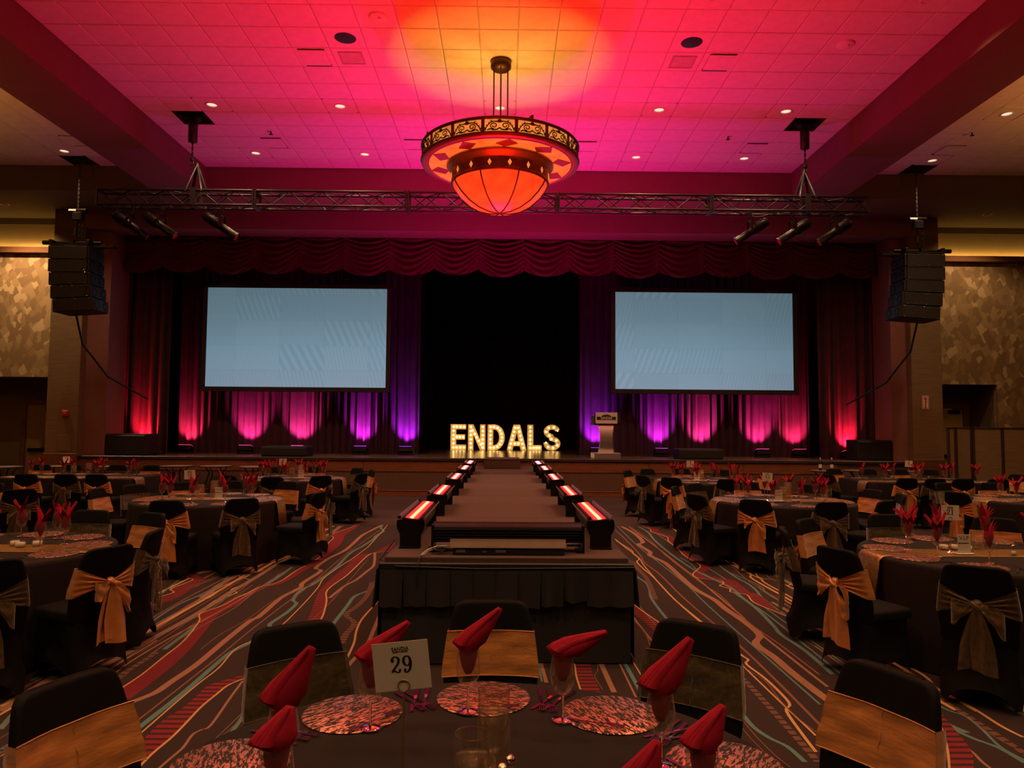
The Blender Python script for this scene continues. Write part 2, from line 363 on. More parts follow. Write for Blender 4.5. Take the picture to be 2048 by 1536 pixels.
# ------------------------------------------------------------------ carpet: brown field with ribbons of colour woven into it
RIB=[
('tan',[(-2.18,13.16,0.098),(-2.25,12.34,0.091),(-2.29,11.77,0.088),(-2.25,10.49,0.077),(-2.33,9.77,0.072),(-2.33,9.12,0.067),(-2.22,8.94,0.066),(-2.25,8.26,0.061),(-2.21,8.03,0.06),(-2.27,7.61,0.056),(-2.27,7.31,0.054),(-2.25,6.8,0.05),(-2.28,6.66,0.049),(-2.27,6.03,0.044),(-2.25,5.47,0.04),(-2.27,5.11,0.038),(-2.28,4.9,0.036),(-2.33,4.77,0.035),(-2.36,4.66,0.034),(-2.33,4.24,0.031),(-2.28,3.87,0.028)]),
('teal',[(-2.17,13.16,0.071),(-2.14,12.71,0.069),(-2.03,12.35,0.067),(-2.06,11.78,0.063),(-2.04,11.47,0.062),(-2.08,10.75,0.058),(-2.13,10.16,0.054),(-2.09,9.19,0.049),(-2.1,8.53,0.046),(-2.12,8.17,0.044),(-2.17,7.91,0.043),(-2.13,7.47,0.04),(-2.05,7.31,0.039),(-2.04,6.95,0.038),(-2.07,6.56,0.035),(-2.01,6.44,0.034),(-2.04,6.3,0.033),(-2.05,6.0,0.032),(-2.11,5.76,0.031),(-2.11,5.38,0.029),(-2.1,5.03,0.027),(-2.1,4.73,0.025),(-2.11,4.31,0.023),(-2.11,3.93,0.021)]),
('gold',[(-3.0,12.92,0.052),(-3.0,11.96,0.048),(-2.89,10.42,0.042),(-2.97,9.37,0.038),(-2.97,8.91,0.036),(-3.04,8.72,0.035),(-3.04,8.39,0.034),(-3.02,7.63,0.031),(-3.02,6.75,0.027),(-3.04,6.36,0.026),(-3.03,5.97,0.024),(-3.02,5.58,0.022),(-3.04,5.26,0.02),(-3.12,4.9,0.019),(-3.12,4.65,0.018)]),
('tan2',[(-2.89,12.93,0.096),(-2.85,12.08,0.089),(-2.89,10.42,0.077),(-2.87,9.65,0.072),(-2.88,9.3,0.069),(-2.87,8.68,0.064),(-2.87,8.35,0.061),(-2.88,7.7,0.057),(-2.86,7.36,0.054),(-2.86,6.67,0.049),(-2.88,6.21,0.045),(-2.89,5.75,0.042),(-2.91,5.44,0.039)]),
('teal2',[(-2.91,5.44,0.043),(-2.96,5.21,0.041),(-2.99,4.95,0.039),(-3.02,4.81,0.039),(-2.99,4.63,0.037),(-2.93,4.43,0.035),(-2.89,4.31,0.034)]),
('tan',[(-2.64,8.69,0.027),(-2.66,7.45,0.022),(-2.71,6.58,0.02),(-2.74,6.25,0.018),(-2.76,5.85,0.017),(-2.76,5.43,0.017),(-2.73,5.16,0.016),(-2.73,4.76,0.014)]),
('thin',[(-2.11,12.46,0.025),(-2.17,10.04,0.021),(-2.14,8.16,0.016),(-2.16,7.15,0.015),(-2.17,6.34,0.013),(-2.16,5.5,0.011),(-2.17,4.4,0.009),(-2.19,3.99,0.008)]),
('gold',[(-2.09,13.16,0.02),(-2.06,12.59,0.018),(-1.99,10.89,0.016),(-1.99,10.46,0.015),(-2.02,9.67,0.014),(-2.04,9.46,0.014),(-2.08,8.56,0.012),(-2.02,8.01,0.012),(-1.97,7.16,0.011),(-1.96,6.3,0.009),(-2.1,5.89,0.009),(-2.06,5.39,0.008),(-2.07,5.06,0.008),(-2.07,4.75,0.007),(-2.06,4.23,0.006)]),
('tan',[(-1.79,5.12,0.021),(-1.76,4.82,0.019),(-1.71,4.38,0.017),(-1.74,4.31,0.017),(-1.76,4.24,0.017),(-1.74,4.08,0.016),(-1.75,3.94,0.016),(-1.76,3.79,0.015)]),
('teal',[(-1.6,4.91,0.026),(-1.59,4.69,0.025),(-1.56,4.4,0.024),(-1.55,4.24,0.023)]),
('teal',[(-1.45,9.18,0.043),(-1.45,8.64,0.04),(-1.45,8.31,0.039),(-1.44,7.93,0.037),(-1.54,7.64,0.036),(-1.53,7.22,0.034),(-1.51,6.49,0.031),(-1.48,5.82,0.027)]),
('hatch',[(-1.48,8.3,0.067),(-1.42,7.69,0.062),(-1.43,7.23,0.058),(-1.47,6.9,0.056),(-1.33,6.61,0.054),(-1.33,6.26,0.051),(-1.31,5.99,0.048)]),
('gold',[(-1.31,8.31,0.023),(-1.27,7.7,0.021),(-1.27,7.17,0.019),(-1.27,7.27,0.02),(-1.29,6.73,0.018),(-1.26,6.34,0.017),(-1.21,6.0,0.016),(-1.18,5.56,0.015)]),
('tan',[(-1.18,7.48,0.04),(-1.16,7.0,0.037),(-1.12,6.38,0.034),(-1.1,5.96,0.032),(-1.14,5.37,0.028),(-1.12,4.96,0.027)]),
('tan',[(-1.8,10.25,0.041),(-1.65,9.34,0.038),(-1.66,8.95,0.036),(-1.69,8.43,0.035),(-1.75,8.12,0.033),(-1.78,7.55,0.03)]),
('thin',[(-1.8,9.68,0.013),(-1.76,8.43,0.011),(-1.73,7.58,0.01),(-1.73,6.97,0.009),(-1.74,6.35,0.008)]),
('thin',[(-2.11,8.7,0.012),(-2.16,8.21,0.011),(-2.25,7.95,0.01),(-2.25,7.67,0.01),(-2.32,7.35,0.009),(-2.32,6.78,0.009),(-2.36,6.4,0.009),(-2.38,6.22,0.009),(-2.37,5.81,0.008)]),
('thin',[(-2.69,8.14,0.011),(-2.66,7.45,0.01),(-2.69,6.9,0.009),(-2.74,6.68,0.008),(-2.72,6.14,0.008),(-2.7,5.68,0.008)]),
('grey',[(-2.61,8.99,0.015),(-2.66,8.69,0.015),(-2.62,8.27,0.013),(-2.65,7.97,0.013),(-2.59,7.14,0.012),(-2.64,6.44,0.01),(-2.66,5.93,0.01)]),
('thin',[(-2.95,8.26,0.014),(-3.02,8.01,0.013),(-2.99,7.53,0.012),(-3.06,7.33,0.013),(-3.05,6.68,0.011),(-3.04,6.13,0.01)]),
('teal',[(-3.22,8.67,0.029),(-3.14,8.18,0.027),(-3.13,7.88,0.026),(-3.14,7.65,0.026),(-3.18,7.27,0.024),(-3.16,6.82,0.023),(-3.1,6.32,0.021)]),
('teal',[(-3.73,8.66,0.023),(-3.64,8.12,0.021),(-3.55,7.64,0.02)]),
('teal',[(-3.15,5.38,0.014),(-3.21,5.27,0.014),(-3.23,5.1,0.014)]),
('thin',[(-3.05,5.44,0.011),(-3.08,5.12,0.01),(-3.1,4.84,0.01),(-3.14,4.67,0.009)]),
('thin',[(-1.57,4.82,0.008),(-1.57,4.38,0.007),(-1.6,4.08,0.007),(-1.58,3.84,0.007)]),
('grey',[(-1.58,4.77,0.008),(-1.6,4.38,0.007),(-1.61,4.08,0.007),(-1.59,3.84,0.006)]),
('teal',[(-2.71,4.11,0.011),(-2.71,4.04,0.011)]),
('tan',[(-2.65,4.04,0.013),(-2.65,3.96,0.013)]),
('teal',[(2.39,13.24,0.06),(2.44,12.42,0.056),(2.37,11.54,0.052),(2.34,10.27,0.046),(2.37,9.2,0.041),(2.46,8.54,0.038),(2.52,8.12,0.037),(2.49,7.67,0.035),(2.48,7.19,0.032),(2.42,6.6,0.029),(2.38,6.3,0.028),(2.4,5.84,0.026),(2.37,5.31,0.023)]),
('tan',[(2.1,13.16,0.109),(2.18,12.18,0.101),(2.15,11.33,0.094),(2.04,11.09,0.092),(2.08,10.43,0.086),(2.02,10.14,0.084),(2.11,9.59,0.08),(2.1,8.76,0.072),(2.1,8.06,0.067),(2.17,7.55,0.062),(2.17,7.18,0.059),(2.2,6.71,0.055),(2.19,6.29,0.051),(2.07,6.04,0.05),(2.09,5.71,0.047),(2.09,5.31,0.043),(2.11,4.87,0.039),(2.14,4.57,0.037)]),
('tan',[(2.23,13.16,0.037),(2.26,10.96,0.03),(2.26,9.46,0.026),(2.27,8.59,0.024),(2.25,7.49,0.021),(2.24,6.94,0.02),(2.21,6.44,0.017),(2.22,5.05,0.014)]),
('thin',[(1.92,12.64,0.031),(1.92,11.33,0.027),(1.89,10.18,0.024),(1.84,9.58,0.023),(1.88,8.87,0.021),(1.87,7.59,0.018),(1.91,6.37,0.015),(1.92,5.75,0.013),(1.91,5.09,0.012),(1.89,4.41,0.011)]),
('gold',[(1.76,11.62,0.04),(1.79,10.85,0.037),(1.83,9.95,0.034),(1.75,9.65,0.033),(1.75,9.11,0.031),(1.77,8.69,0.03),(1.76,7.54,0.026),(1.81,6.6,0.022),(1.85,5.79,0.02),(1.87,5.63,0.019),(1.82,5.52,0.018),(1.85,5.21,0.018),(1.85,4.86,0.017),(1.83,4.72,0.016),(1.77,4.62,0.015),(1.73,4.28,0.015),(1.71,4.05,0.014)]),
('gold',[(1.75,11.42,0.017),(1.84,10.59,0.016),(1.81,10.26,0.016),(1.83,9.87,0.015),(1.79,9.24,0.014),(1.76,7.54,0.011),(1.8,6.41,0.009),(1.78,5.59,0.009),(1.8,4.26,0.006)]),
('teal',[(1.59,9.24,0.045),(1.58,8.69,0.041),(1.62,8.36,0.04),(1.59,8.0,0.039),(1.53,7.61,0.036),(1.51,6.96,0.033),(1.51,6.28,0.03),(1.48,5.28,0.025),(1.48,4.66,0.022),(1.48,4.39,0.021),(1.52,4.23,0.021),(1.58,4.11,0.02),(1.6,3.93,0.018)]),
('teal',[(2.03,13.16,0.027),(2.0,10.95,0.023),(2.03,9.73,0.02),(2.06,8.16,0.017),(2.04,7.59,0.015),(2.03,6.76,0.014),(2.03,5.3,0.011),(2.03,4.73,0.01)]),
('hatch',[(1.69,5.74,0.051),(1.69,5.26,0.047),(1.69,4.85,0.043),(1.68,4.34,0.038),(1.67,3.93,0.035)]),
('hatch',[(1.69,9.72,0.06),(1.68,9.05,0.055),(1.67,8.52,0.052),(1.56,7.54,0.046)]),
('tan',[(0.72,5.99,0.041),(0.73,5.54,0.038),(0.74,4.93,0.034)]),
('tan',[(0.27,5.98,0.028),(0.28,5.61,0.027),(0.3,5.11,0.024)]),
('teal',[(0.25,5.98,0.016),(0.26,5.61,0.015),(0.27,5.13,0.014)]),
('teal',[(0.89,5.99,0.033),(0.91,5.54,0.03),(0.92,4.83,0.026),(0.93,4.41,0.024)]),
('tan',[(0.87,5.99,0.016),(0.87,5.5,0.014),(0.87,4.84,0.013)]),
('gold',[(0.98,6.06,0.01),(0.97,5.8,0.01),(0.98,5.48,0.009),(0.98,5.21,0.008),(0.95,4.93,0.009)]),
('tan',[(1.24,7.24,0.02),(1.21,6.87,0.018),(1.23,6.1,0.017),(1.24,5.5,0.015)]),
('thin',[(0.73,5.85,0.008),(0.69,5.38,0.007),(0.65,5.25,0.007),(0.67,4.98,0.007)]),
('gold',[(2.99,10.14,0.035),(2.96,9.55,0.033),(2.97,9.02,0.031),(3.02,8.61,0.03),(2.99,8.39,0.029),(3.01,7.57,0.026),(2.98,6.71,0.023),(3.01,5.89,0.02),(3.02,5.3,0.019),(2.96,5.05,0.017),(2.97,4.85,0.016),(2.98,4.66,0.016),(2.97,4.41,0.016),(2.99,4.25,0.015)]),
('teal',[(2.75,10.01,0.031),(2.78,9.54,0.03),(2.76,9.02,0.028),(2.85,8.5,0.027),(2.87,8.13,0.026),(2.82,7.86,0.025),(2.84,7.04,0.022),(2.82,6.16,0.019),(2.79,5.46,0.017),(2.77,4.91,0.015),(2.8,4.65,0.014),(2.85,4.55,0.014),(2.82,4.34,0.013),(2.77,4.12,0.013),(2.79,3.96,0.012)]),
('thin',[(2.85,9.54,0.014),(2.92,9.41,0.014),(2.83,8.41,0.013),(2.85,7.57,0.012),(2.81,6.97,0.011),(2.77,5.88,0.009)]),
('thin',[(2.26,13.04,0.022),(2.3,11.54,0.02),(2.24,10.19,0.017),(2.25,8.4,0.015),(2.29,7.78,0.013),(2.23,6.78,0.011),(2.26,6.01,0.01),(2.27,5.29,0.01)]),
('thin',[(1.72,6.77,0.012),(1.76,5.87,0.01),(1.77,5.5,0.009),(1.83,5.16,0.008),(1.8,4.81,0.008),(1.8,4.49,0.007),(1.83,4.27,0.008)]),
('thin',[(1.45,4.56,0.008),(1.45,4.27,0.007),(1.47,4.01,0.007),(1.5,3.87,0.006)]),
('thin',[(1.41,4.41,0.006),(1.41,4.24,0.006),(1.43,3.98,0.005)]),
('thin',[(2.88,4.78,0.008),(2.84,4.5,0.007),(2.83,4.21,0.007),(2.86,4.05,0.007)]),
('grey',[(1.34,7.76,0.014),(1.35,7.03,0.012),(1.36,6.59,0.011)]),
('thin',[(1.19,6.76,0.01),(1.22,6.35,0.01),(1.19,5.99,0.009)]),
('teal',[(3.15,4.87,0.02),(3.2,4.72,0.02),(3.23,4.58,0.019)]),
('gold',[(-2.64,13.14,0.023),(-2.67,12.69,0.022),(-2.75,12.32,0.022),(-2.79,11.86,0.02),(-2.68,11.55,0.02),(-2.65,11.15,0.02),(-2.58,10.56,0.018),(-2.48,10.03,0.017),(-2.48,9.48,0.017),(-2.52,8.93,0.016),(-2.52,8.41,0.015),(-2.57,8.16,0.014),(-2.66,8.02,0.014),(-2.69,7.69,0.013),(-2.72,7.53,0.013),(-2.74,7.2,0.013),(-2.81,7.0,0.012),(-2.82,6.86,0.012),(-2.72,6.62,0.012),(-2.6,6.03,0.01),(-2.57,5.62,0.009),(-2.54,5.24,0.009),(-2.54,4.9,0.009),(-2.5,4.37,0.007)]),
('gold',[(-1.57,10.55,0.026),(-1.61,10.38,0.026),(-1.78,10.21,0.025),(-1.85,10.05,0.025),(-1.85,9.27,0.022),(-1.85,8.65,0.021),(-1.89,7.92,0.02),(-1.77,7.38,0.018),(-1.65,6.66,0.016),(-1.6,5.69,0.014),(-1.73,5.29,0.013),(-1.85,5.06,0.012),(-1.87,4.87,0.012),(-1.88,4.65,0.011),(-1.87,4.46,0.01),(-1.86,4.22,0.01),(-1.87,4.0,0.01),(-1.86,3.79,0.009)]),
('gold',[(-3.58,8.99,0.018),(-3.64,8.78,0.017),(-3.74,8.63,0.017),(-3.6,8.46,0.017),(-3.53,8.38,0.017),(-3.55,8.12,0.017),(-3.56,7.9,0.015),(-3.46,7.75,0.015),(-3.53,7.51,0.015),(-3.53,7.18,0.015)]),
('gold',[(2.45,13.18,0.025),(2.55,12.79,0.024),(2.51,12.43,0.024),(2.64,11.87,0.023),(2.57,11.45,0.022),(2.55,10.79,0.02),(2.5,10.12,0.02),(2.53,9.47,0.019),(2.44,9.2,0.018),(2.29,8.88,0.017),(2.29,8.65,0.016),(2.51,8.49,0.016),(2.49,8.33,0.016),(2.42,8.22,0.016),(2.49,8.07,0.016),(2.45,7.92,0.016),(2.58,7.79,0.015),(2.54,7.46,0.014),(2.63,7.06,0.014),(2.67,6.88,0.013),(2.71,6.62,0.012)]),
('gold',[(1.31,7.76,0.016),(1.29,7.45,0.015),(1.33,7.13,0.015),(1.41,6.68,0.013),(1.5,6.14,0.012)]),
('gold',[(0.51,5.72,0.014),(0.53,5.49,0.013),(0.52,5.27,0.012),(0.52,5.03,0.012),(0.53,4.63,0.011)]),
('gold',[(2.7,4.61,0.016),(2.65,4.5,0.016),(2.55,4.28,0.014),(2.45,4.08,0.014),(2.33,3.87,0.013),(2.22,3.69,0.013)]),
]
BAND=[
('red',[(-2.64,13.14),(-2.67,12.69),(-2.75,12.32),(-2.79,11.86),(-2.68,11.55),(-2.65,11.15),(-2.58,10.56),(-2.48,10.03),(-2.48,9.48),(-2.52,8.93),(-2.52,8.41),(-2.57,8.16),(-2.66,8.02),(-2.69,7.69),(-2.72,7.53),(-2.74,7.2),(-2.81,7.0),(-2.81,6.86),(-2.72,6.62),(-2.6,6.03),(-2.57,5.62),(-2.54,5.24),(-2.54,4.9),(-2.5,4.37)],[(-2.57,13.14),(-2.56,12.69),(-2.57,12.32),(-2.57,11.87),(-2.52,11.55),(-2.46,11.16),(-2.41,10.57),(-2.41,10.04),(-2.38,9.49),(-2.42,8.93),(-2.45,8.41),(-2.5,8.16),(-2.59,8.02),(-2.61,7.69),(-2.6,7.45),(-2.62,7.2),(-2.64,7.0),(-2.64,6.86),(-2.6,6.62),(-2.49,6.03),(-2.43,5.62),(-2.4,5.24),(-2.39,4.91),(-2.38,4.38)]),
('hatchred',[(-1.68,11.29),(-1.71,11.0),(-1.82,10.25),(-2.0,10.05),(-1.98,9.26),(-1.99,8.65),(-1.97,7.91),(-1.89,7.38),(-1.77,6.65),(-1.71,5.69),(-1.8,5.29),(-1.98,5.06),(-1.99,4.87),(-1.99,4.64),(-2.02,4.46),(-2.01,4.22),(-1.98,4.0),(-1.93,3.79)],[(-1.57,10.55),(-1.61,10.38),(-1.78,10.21),(-1.84,10.05),(-1.85,9.27),(-1.85,8.65),(-1.89,7.92),(-1.76,7.38),(-1.65,6.66),(-1.6,5.69),(-1.73,5.29),(-1.85,5.06),(-1.87,4.87),(-1.88,4.65),(-1.87,4.46),(-1.86,4.22),(-1.87,4.0),(-1.86,3.79)]),
('hatchred',[(-3.58,8.99),(-3.64,8.78),(-3.74,8.63),(-3.6,8.46),(-3.53,8.38),(-3.55,8.12),(-3.56,7.9),(-3.46,7.75),(-3.53,7.51),(-3.53,7.18)],[(-3.56,8.99),(-3.61,8.78),(-3.58,8.63),(-3.43,8.47),(-3.39,8.39),(-3.38,8.1),(-3.35,7.9),(-3.33,7.75),(-3.32,7.52),(-3.38,7.18)]),
('hatchred',[(2.45,13.18),(2.55,12.79),(2.51,12.43),(2.64,11.87),(2.57,11.45),(2.55,10.79),(2.5,10.12),(2.53,9.47),(2.44,9.2),(2.29,8.88),(2.29,8.65),(2.51,8.49),(2.49,8.33),(2.42,8.22),(2.49,8.07),(2.45,7.92),(2.58,7.79),(2.54,7.46),(2.63,7.06),(2.67,6.88),(2.71,6.62)],[(2.52,13.18),(2.69,12.8),(2.63,12.43),(2.74,11.87),(2.68,11.46),(2.62,10.79),(2.59,10.12),(2.66,9.47),(2.58,9.2),(2.43,8.89),(2.55,8.66),(2.68,8.49),(2.68,8.33),(2.67,8.23),(2.67,8.07),(2.66,7.93),(2.71,7.79),(2.69,7.46),(2.66,7.06),(2.7,6.88),(2.74,6.62)]),
('hatchred',[(1.24,7.76),(1.22,7.45),(1.23,7.13),(1.28,6.68),(1.34,6.13)],[(1.31,7.76),(1.29,7.45),(1.33,7.13),(1.41,6.68),(1.5,6.14)]),
('hatchred',[(0.51,5.72),(0.53,5.49),(0.52,5.27),(0.52,5.03),(0.53,4.63)],[(0.64,5.73),(0.65,5.49),(0.64,5.27),(0.65,5.03),(0.64,4.63)]),
('hatchred',[(2.7,4.61),(2.65,4.5),(2.55,4.28),(2.45,4.08),(2.33,3.87),(2.22,3.69)],[(2.73,4.61),(2.7,4.5),(2.64,4.28),(2.58,4.08),(2.46,3.87),(2.35,3.69)]),
]
FLOOR_Y1 = 13.1
def build_floor():
    mb = MB(); keys = list(CM); mats = [m_carpet, m_border] + [CM[k] for k in keys]
    mb.add([(-18, -6, 0), (18, -6, 0), (18, FLOOR_Y1, 0), (-18, FLOOR_Y1, 0)], [(0, 1, 2, 3)], 0)
    mb.add([(-18, FLOOR_Y1, 0), (18, FLOOR_Y1, 0), (18, 22, 0), (-18, 22, 0)], [(0, 1, 2, 3)], 1)
    def smooth(pts):
        out = []
        for i in range(len(pts) - 1):
            p0, p1, p2, p3 = pts[max(i - 1, 0)], pts[i], pts[i + 1], pts[min(i + 2, len(pts) - 1)]
            for s in range(4):
                t = s / 4
                out.append(tuple(.5 * (2 * b + (c - a) * t + (2 * a - 5 * b + 4 * c - d) * t * t + (3 * b - a - 3 * c + d) * t ** 3) for a, b, c, d in zip(p0, p1, p2, p3)))
        return out + [pts[-1]]
    def strip(L, Rr, mi, z):
        vs = []; fs = []
        for (a, b), (c, d) in zip(L, Rr): vs += [(a, min(b, FLOOR_Y1), z), (c, min(d, FLOOR_Y1), z)]
        for i in range(len(L) - 1): fs.append((2 * i, 2 * i + 1, 2 * i + 3, 2 * i + 2))
        mb.add(vs, fs, mi)
    z = .0008
    for m, L, Rr in BAND:
        strip(smooth(L), smooth(Rr), 2 + keys.index(m), z); z += .00002
    for m, pts in RIB:
        ws = sorted(p[2] for p in pts); wm = ws[len(ws) // 2]
        pts = smooth([(p[0], p[1]) for p in pts])
        strip([(x - wm / 2, y) for x, y in pts], [(x + wm / 2, y) for x, y in pts], 2 + keys.index(m), z); z += .00002
    # more of the same pattern out in the aisles and under the tables, repeated with shifts
    rnd = random.Random(4)
    for sx in (-7.2, -5.2, -3.4, 3.2, 5.0, 7.0, 9.2, -9.4):
        for m, pts in RIB:
            if rnd.random() < .5: continue
            ws = sorted(p[2] for p in pts); wm = ws[len(ws) // 2]; x0 = pts[len(pts) // 2][0]
            pts2 = smooth([(sx + (p[0] - x0) + rnd.uniform(-.01, .01) + (hash(m) % 7) * 0, p[1]) for p in pts])
            off = rnd.uniform(-.9, .9)
            pts2 = [(x + off, y) for x, y in pts2]
            if min(abs(p[0]) for p in pts2) < 2.4: continue
            strip([(x - wm / 2, y) for x, y in pts2], [(x + wm / 2, y) for x, y in pts2], 2 + keys.index(m), .0004 + rnd.random() * .0003)
    struct('floor', mb, mats)
build_floor()

# ------------------------------------------------------------------ room shell
XL, XR = -7.13, 6.78          # inner faces of the two long beams
CZ, BZ, HZ = 7.85, 7.22, 7.27  # ceiling, beam underside, header underside
YH, YP = 16.9, 18.45           # header face, proscenium face
struct('beam_left', MB().box((-8.27, -6, BZ), (XL, YH + .1, CZ + .2)), m_beam)
struct('beam_right', MB().box((XR, -6, BZ), (7.93, YH + .1, CZ + .2)), m_beam)
struct('wall_header', MB().box((XL - .02, YH, HZ), (XR + .02, YP + .8, CZ + .3)), m_header)
struct('wall_header_left', MB().box((-18, YH + .02, HZ), (XL - .02, 19.4, CZ + .3)), m_olive)
struct('wall_header_right', MB().box((XR + .02, YH + .02, HZ), (18, 19.4, CZ + .3)), m_olive)
struct('wall_proscenium', MB().box((-11.6, YP, 6.80), (11.2, 19.2, HZ)), m_header)
# side walls of the stage opening
struct('wall_left_pilaster', MB().box((-11.6, YP, 0), (-10.8, 19.6, 6.80)), m_grass)
struct('wall_right_pilaster', MB().box((10.42, YP, 0), (11.2, 19.6, 6.80)), m_grass)
m_jamb = pbr('jamb_paint', (.24, .10, .085), .85, var=.05, bump=.05)
struct('wall_left_jamb', MB().box((-10.8, YP + .25, .0), (-10.24, 19.6, 6.80)), m_jamb)
struct('wall_right_jamb', MB().box((10.03, YP + .25, .0), (10.42, 19.6, 6.80)), m_jamb)
struct('trim_1', MB().box((-11.62, YP - .03, 0), (-10.78, YP, 1.02), c=.008), m_woodtrim)
struct('trim_2', MB().box((10.40, YP - .03, 0), (11.22, YP, 1.02), c=.008), m_woodtrim)
# back walls each side, paper panel over a recess
def back_wall(side, x0, x1, rec0, rec1):
    y = 19.3; mats = [m_olive, m_band, m_woodtrim, m_paper]
    mb = MB()
    mb.box((x0, y, 7.10), (x1, y + .15, HZ + .02), 0)
    mb.box((x0, y + .02, 6.46), (x1, y + .15, 7.10), 1)
    mb.box((x0, y - .14, 6.31), (x1, y + .15, 6.46), 2)
    mb.box((x0, y, 3.0), (x1, y + .15, 6.31), 3)
    if x0 < rec0: mb.box((x0, y, 0), (rec0, y + .15, 3.0), 3)
    if rec1 < x1: mb.box((rec1, y, 0), (x1, y + .15, 3.0), 3)
    o = struct('wall_' + side, mb, mats)
    mb = MB()
    mb.box((rec0 - .05, y + 1.2, 0), (rec1 + .05, y + 1.35, 3.05), 0)
    mb.box((rec0 - .1, y + .15, 0), (rec0, y + 1.3, 3.05), 0); mb.box((rec1, y + .15, 0), (rec1 + .1, y + 1.3, 3.05), 0)
    mb.box((rec0 - .1, y + .15, 3.0), (rec1 + .1, y + 1.35, 3.1), 0)
    struct('wall_%s_recess' % side, mb, [m_olive])
back_wall('left', -18, -11.6, -16, -11.6)
back_wall('right', 11.2, 18, 11.2, 13.2)
struct('wall_side_left', MB().box((-18.2, -6, 0), (-18, 20, CZ)), m_grass)
struct('wall_side_right', MB().box((18, -6, 0), (18.2, 20, CZ)), m_grass)
struct('wall_rear', MB().box((-18, -6.2, 0), (18, -6, CZ)), m_grass)
# doors in the recesses
m_door = pbr('door_tan', (.30, .21, .085), .6, var=.06, bump=.04)
m_door2 = pbr('door_tan_lit', (.52, .44, .24), .6, var=.05, bump=.04)  # paler than the other door, its lit look put into the colour
def door(n, x0, x1, y, h, mat):
    o = struct('door_%d' % n, MB().box((x0, y - .04, .0), (x1, y, h), c=.01), mat)
    ob('door_frame', MB().box((x0 - .12, y - .08, 0), (x0, y + .02, h + .12), c=.006).box((x1, y - .08, 0), (x1 + .12, y + .02, h + .12), c=.006).box((x0, y - .08, h), (x1, y + .02, h + .12), c=.006), o, mats=m_woodtrim)
    ob('door_closer', MB().box((x1 - .42, y - .12, h - .16), (x1 - .12, y - .04, h - .06), c=.01).box((x1 - .38, y - .2, h - .05), (x1 - .05, y - .17, h - .02)), o, mats=m_dkmetal)
    ob('push_bar', MB().box((x0 + .1, y - .12, 1.0), (x1 - .1, y - .05, 1.08), c=.01), o, mats=m_dkmetal)
door(1, -13.40, -12.42, 20.5, 2.30, m_door)
door(2, 12.0, 12.98, 20.5, 2.40, m_door2)

# ceiling: plenum plane above, T-bar grid and lay-in tiles
PLEN = pbr('plenum_dark', (.02, .015, .012), .9, bump=0)
ceil = struct('ceiling', MB().box((-18, -6, CZ + .32), (18, YH + .2, CZ + .4)), PLEN)
TS = .6096
HOLES = {}
def near(x, y, lst, r):
    return any(abs(x - a) < r and abs(y - b) < r for a, b in lst)
VX0 = -.145                                    # a tile line under the canopy
YT = 13.52                                     # a row centre: the first row of downlights
hoist = [(-6.16, 14.13), (5.92, 14.13), (-9.85, 16.57), (9.56, 16.57)]
vents = [(-3.16, 11.69), (3.48, 11.69), (-5.0, 15.35), (5.30, 15.35), (-1.98, 15.35), (1.74, 15.35), (9.5, 15.35), (-9.4, 15.35)]
grilles = [(-2.58, 11.69), (2.93, 11.69)]
def tile_centres():
    out = []
    for bay, (x0, x1) in enumerate(((XL, XR), (-18, -8.27), (7.93, 18))):
        i0 = math.floor((x0 - VX0) / TS) - 1; i1 = math.ceil((x1 - VX0) / TS) + 1
        for j in range(-34, 7):
            yc = YT + j * TS
            if yc - TS / 2 > YH or yc < -5.7: continue
            for i in range(i0, i1):
                xa, xb = VX0 + (i - .5) * TS, VX0 + (i + .5) * TS
                xa, xb = max(xa, x0), min(xb, x1)
                if xb - xa < .03: continue
                ya, yb = yc - TS / 2, min(yc + TS / 2, YH)
                if yb - ya < .03: continue
                out.append((bay, xa, xb, ya, yb))
    return out
def snap(p):
    return (round((p[0] - VX0) / TS), round((p[1] - YT) / TS))
skip = {snap(p) for p in hoist} | {snap(p) for p in vents}
tile_cache = {}
def tile_mesh(w, h):
    k = (round(w, 2), round(h, 2))
    if k not in tile_cache:
        g = .007; c = .012
        mb = MB(); a, b = w / 2 - g, h / 2 - g
        top = [(-a, -b, .02), (a, -b, .02), (a, b, .02), (-a, b, .02)]
        mid = [(-a, -b, .006), (a, -b, .006), (a, b, .006), (-a, b, .006)]
        bot = [(-a + c, -b + c, -.004), (a - c, -b + c, -.004), (a - c, b - c, -.004), (-a + c, b - c, -.004)]
        mb.loft([bot, mid, top], caps=True, smooth=False)
        tile_cache[k] = mb.mesh('tile', m_tile)
    return tile_cache[k]
def hole_tile():
    a = TS / 2 - .008; mb = MB(); n = 32; sq = []; ci = []
    for k in range(n):
        t_ = 2 * PI * (k + .5) / n; c_, s_ = math.cos(t_), math.sin(t_); m = max(abs(c_), abs(s_))
        sq.append((a * c_ / m, a * s_ / m)); ci.append((.108 * c_, .108 * s_))
    mb.loft([[(x, y, .02) for x, y in sq], [(x, y, .004) for x, y in sq], [(x * .955, y * .955, -.004) for x, y in sq], [(x, y, -.004) for x, y in ci], [(x, y, .02) for x, y in ci]], caps=False, smooth=False)
    return mb.mesh('tile', m_tile)
DOWN = [(-5.59, 13.52), (-3.17, 13.52), (-.145, 13.52), (2.88, 13.52), (5.32, 13.52), (-5.6, 15.96), (-3.17, 15.96), (2.88, 15.96), (5.32, 15.96),
        (5.93, 9.86), (2.88, 9.86), (-9.85, 15.96), (9.51, 13.52), (9.51, 15.96)]
down_at = {snap(p) for p in DOWN}
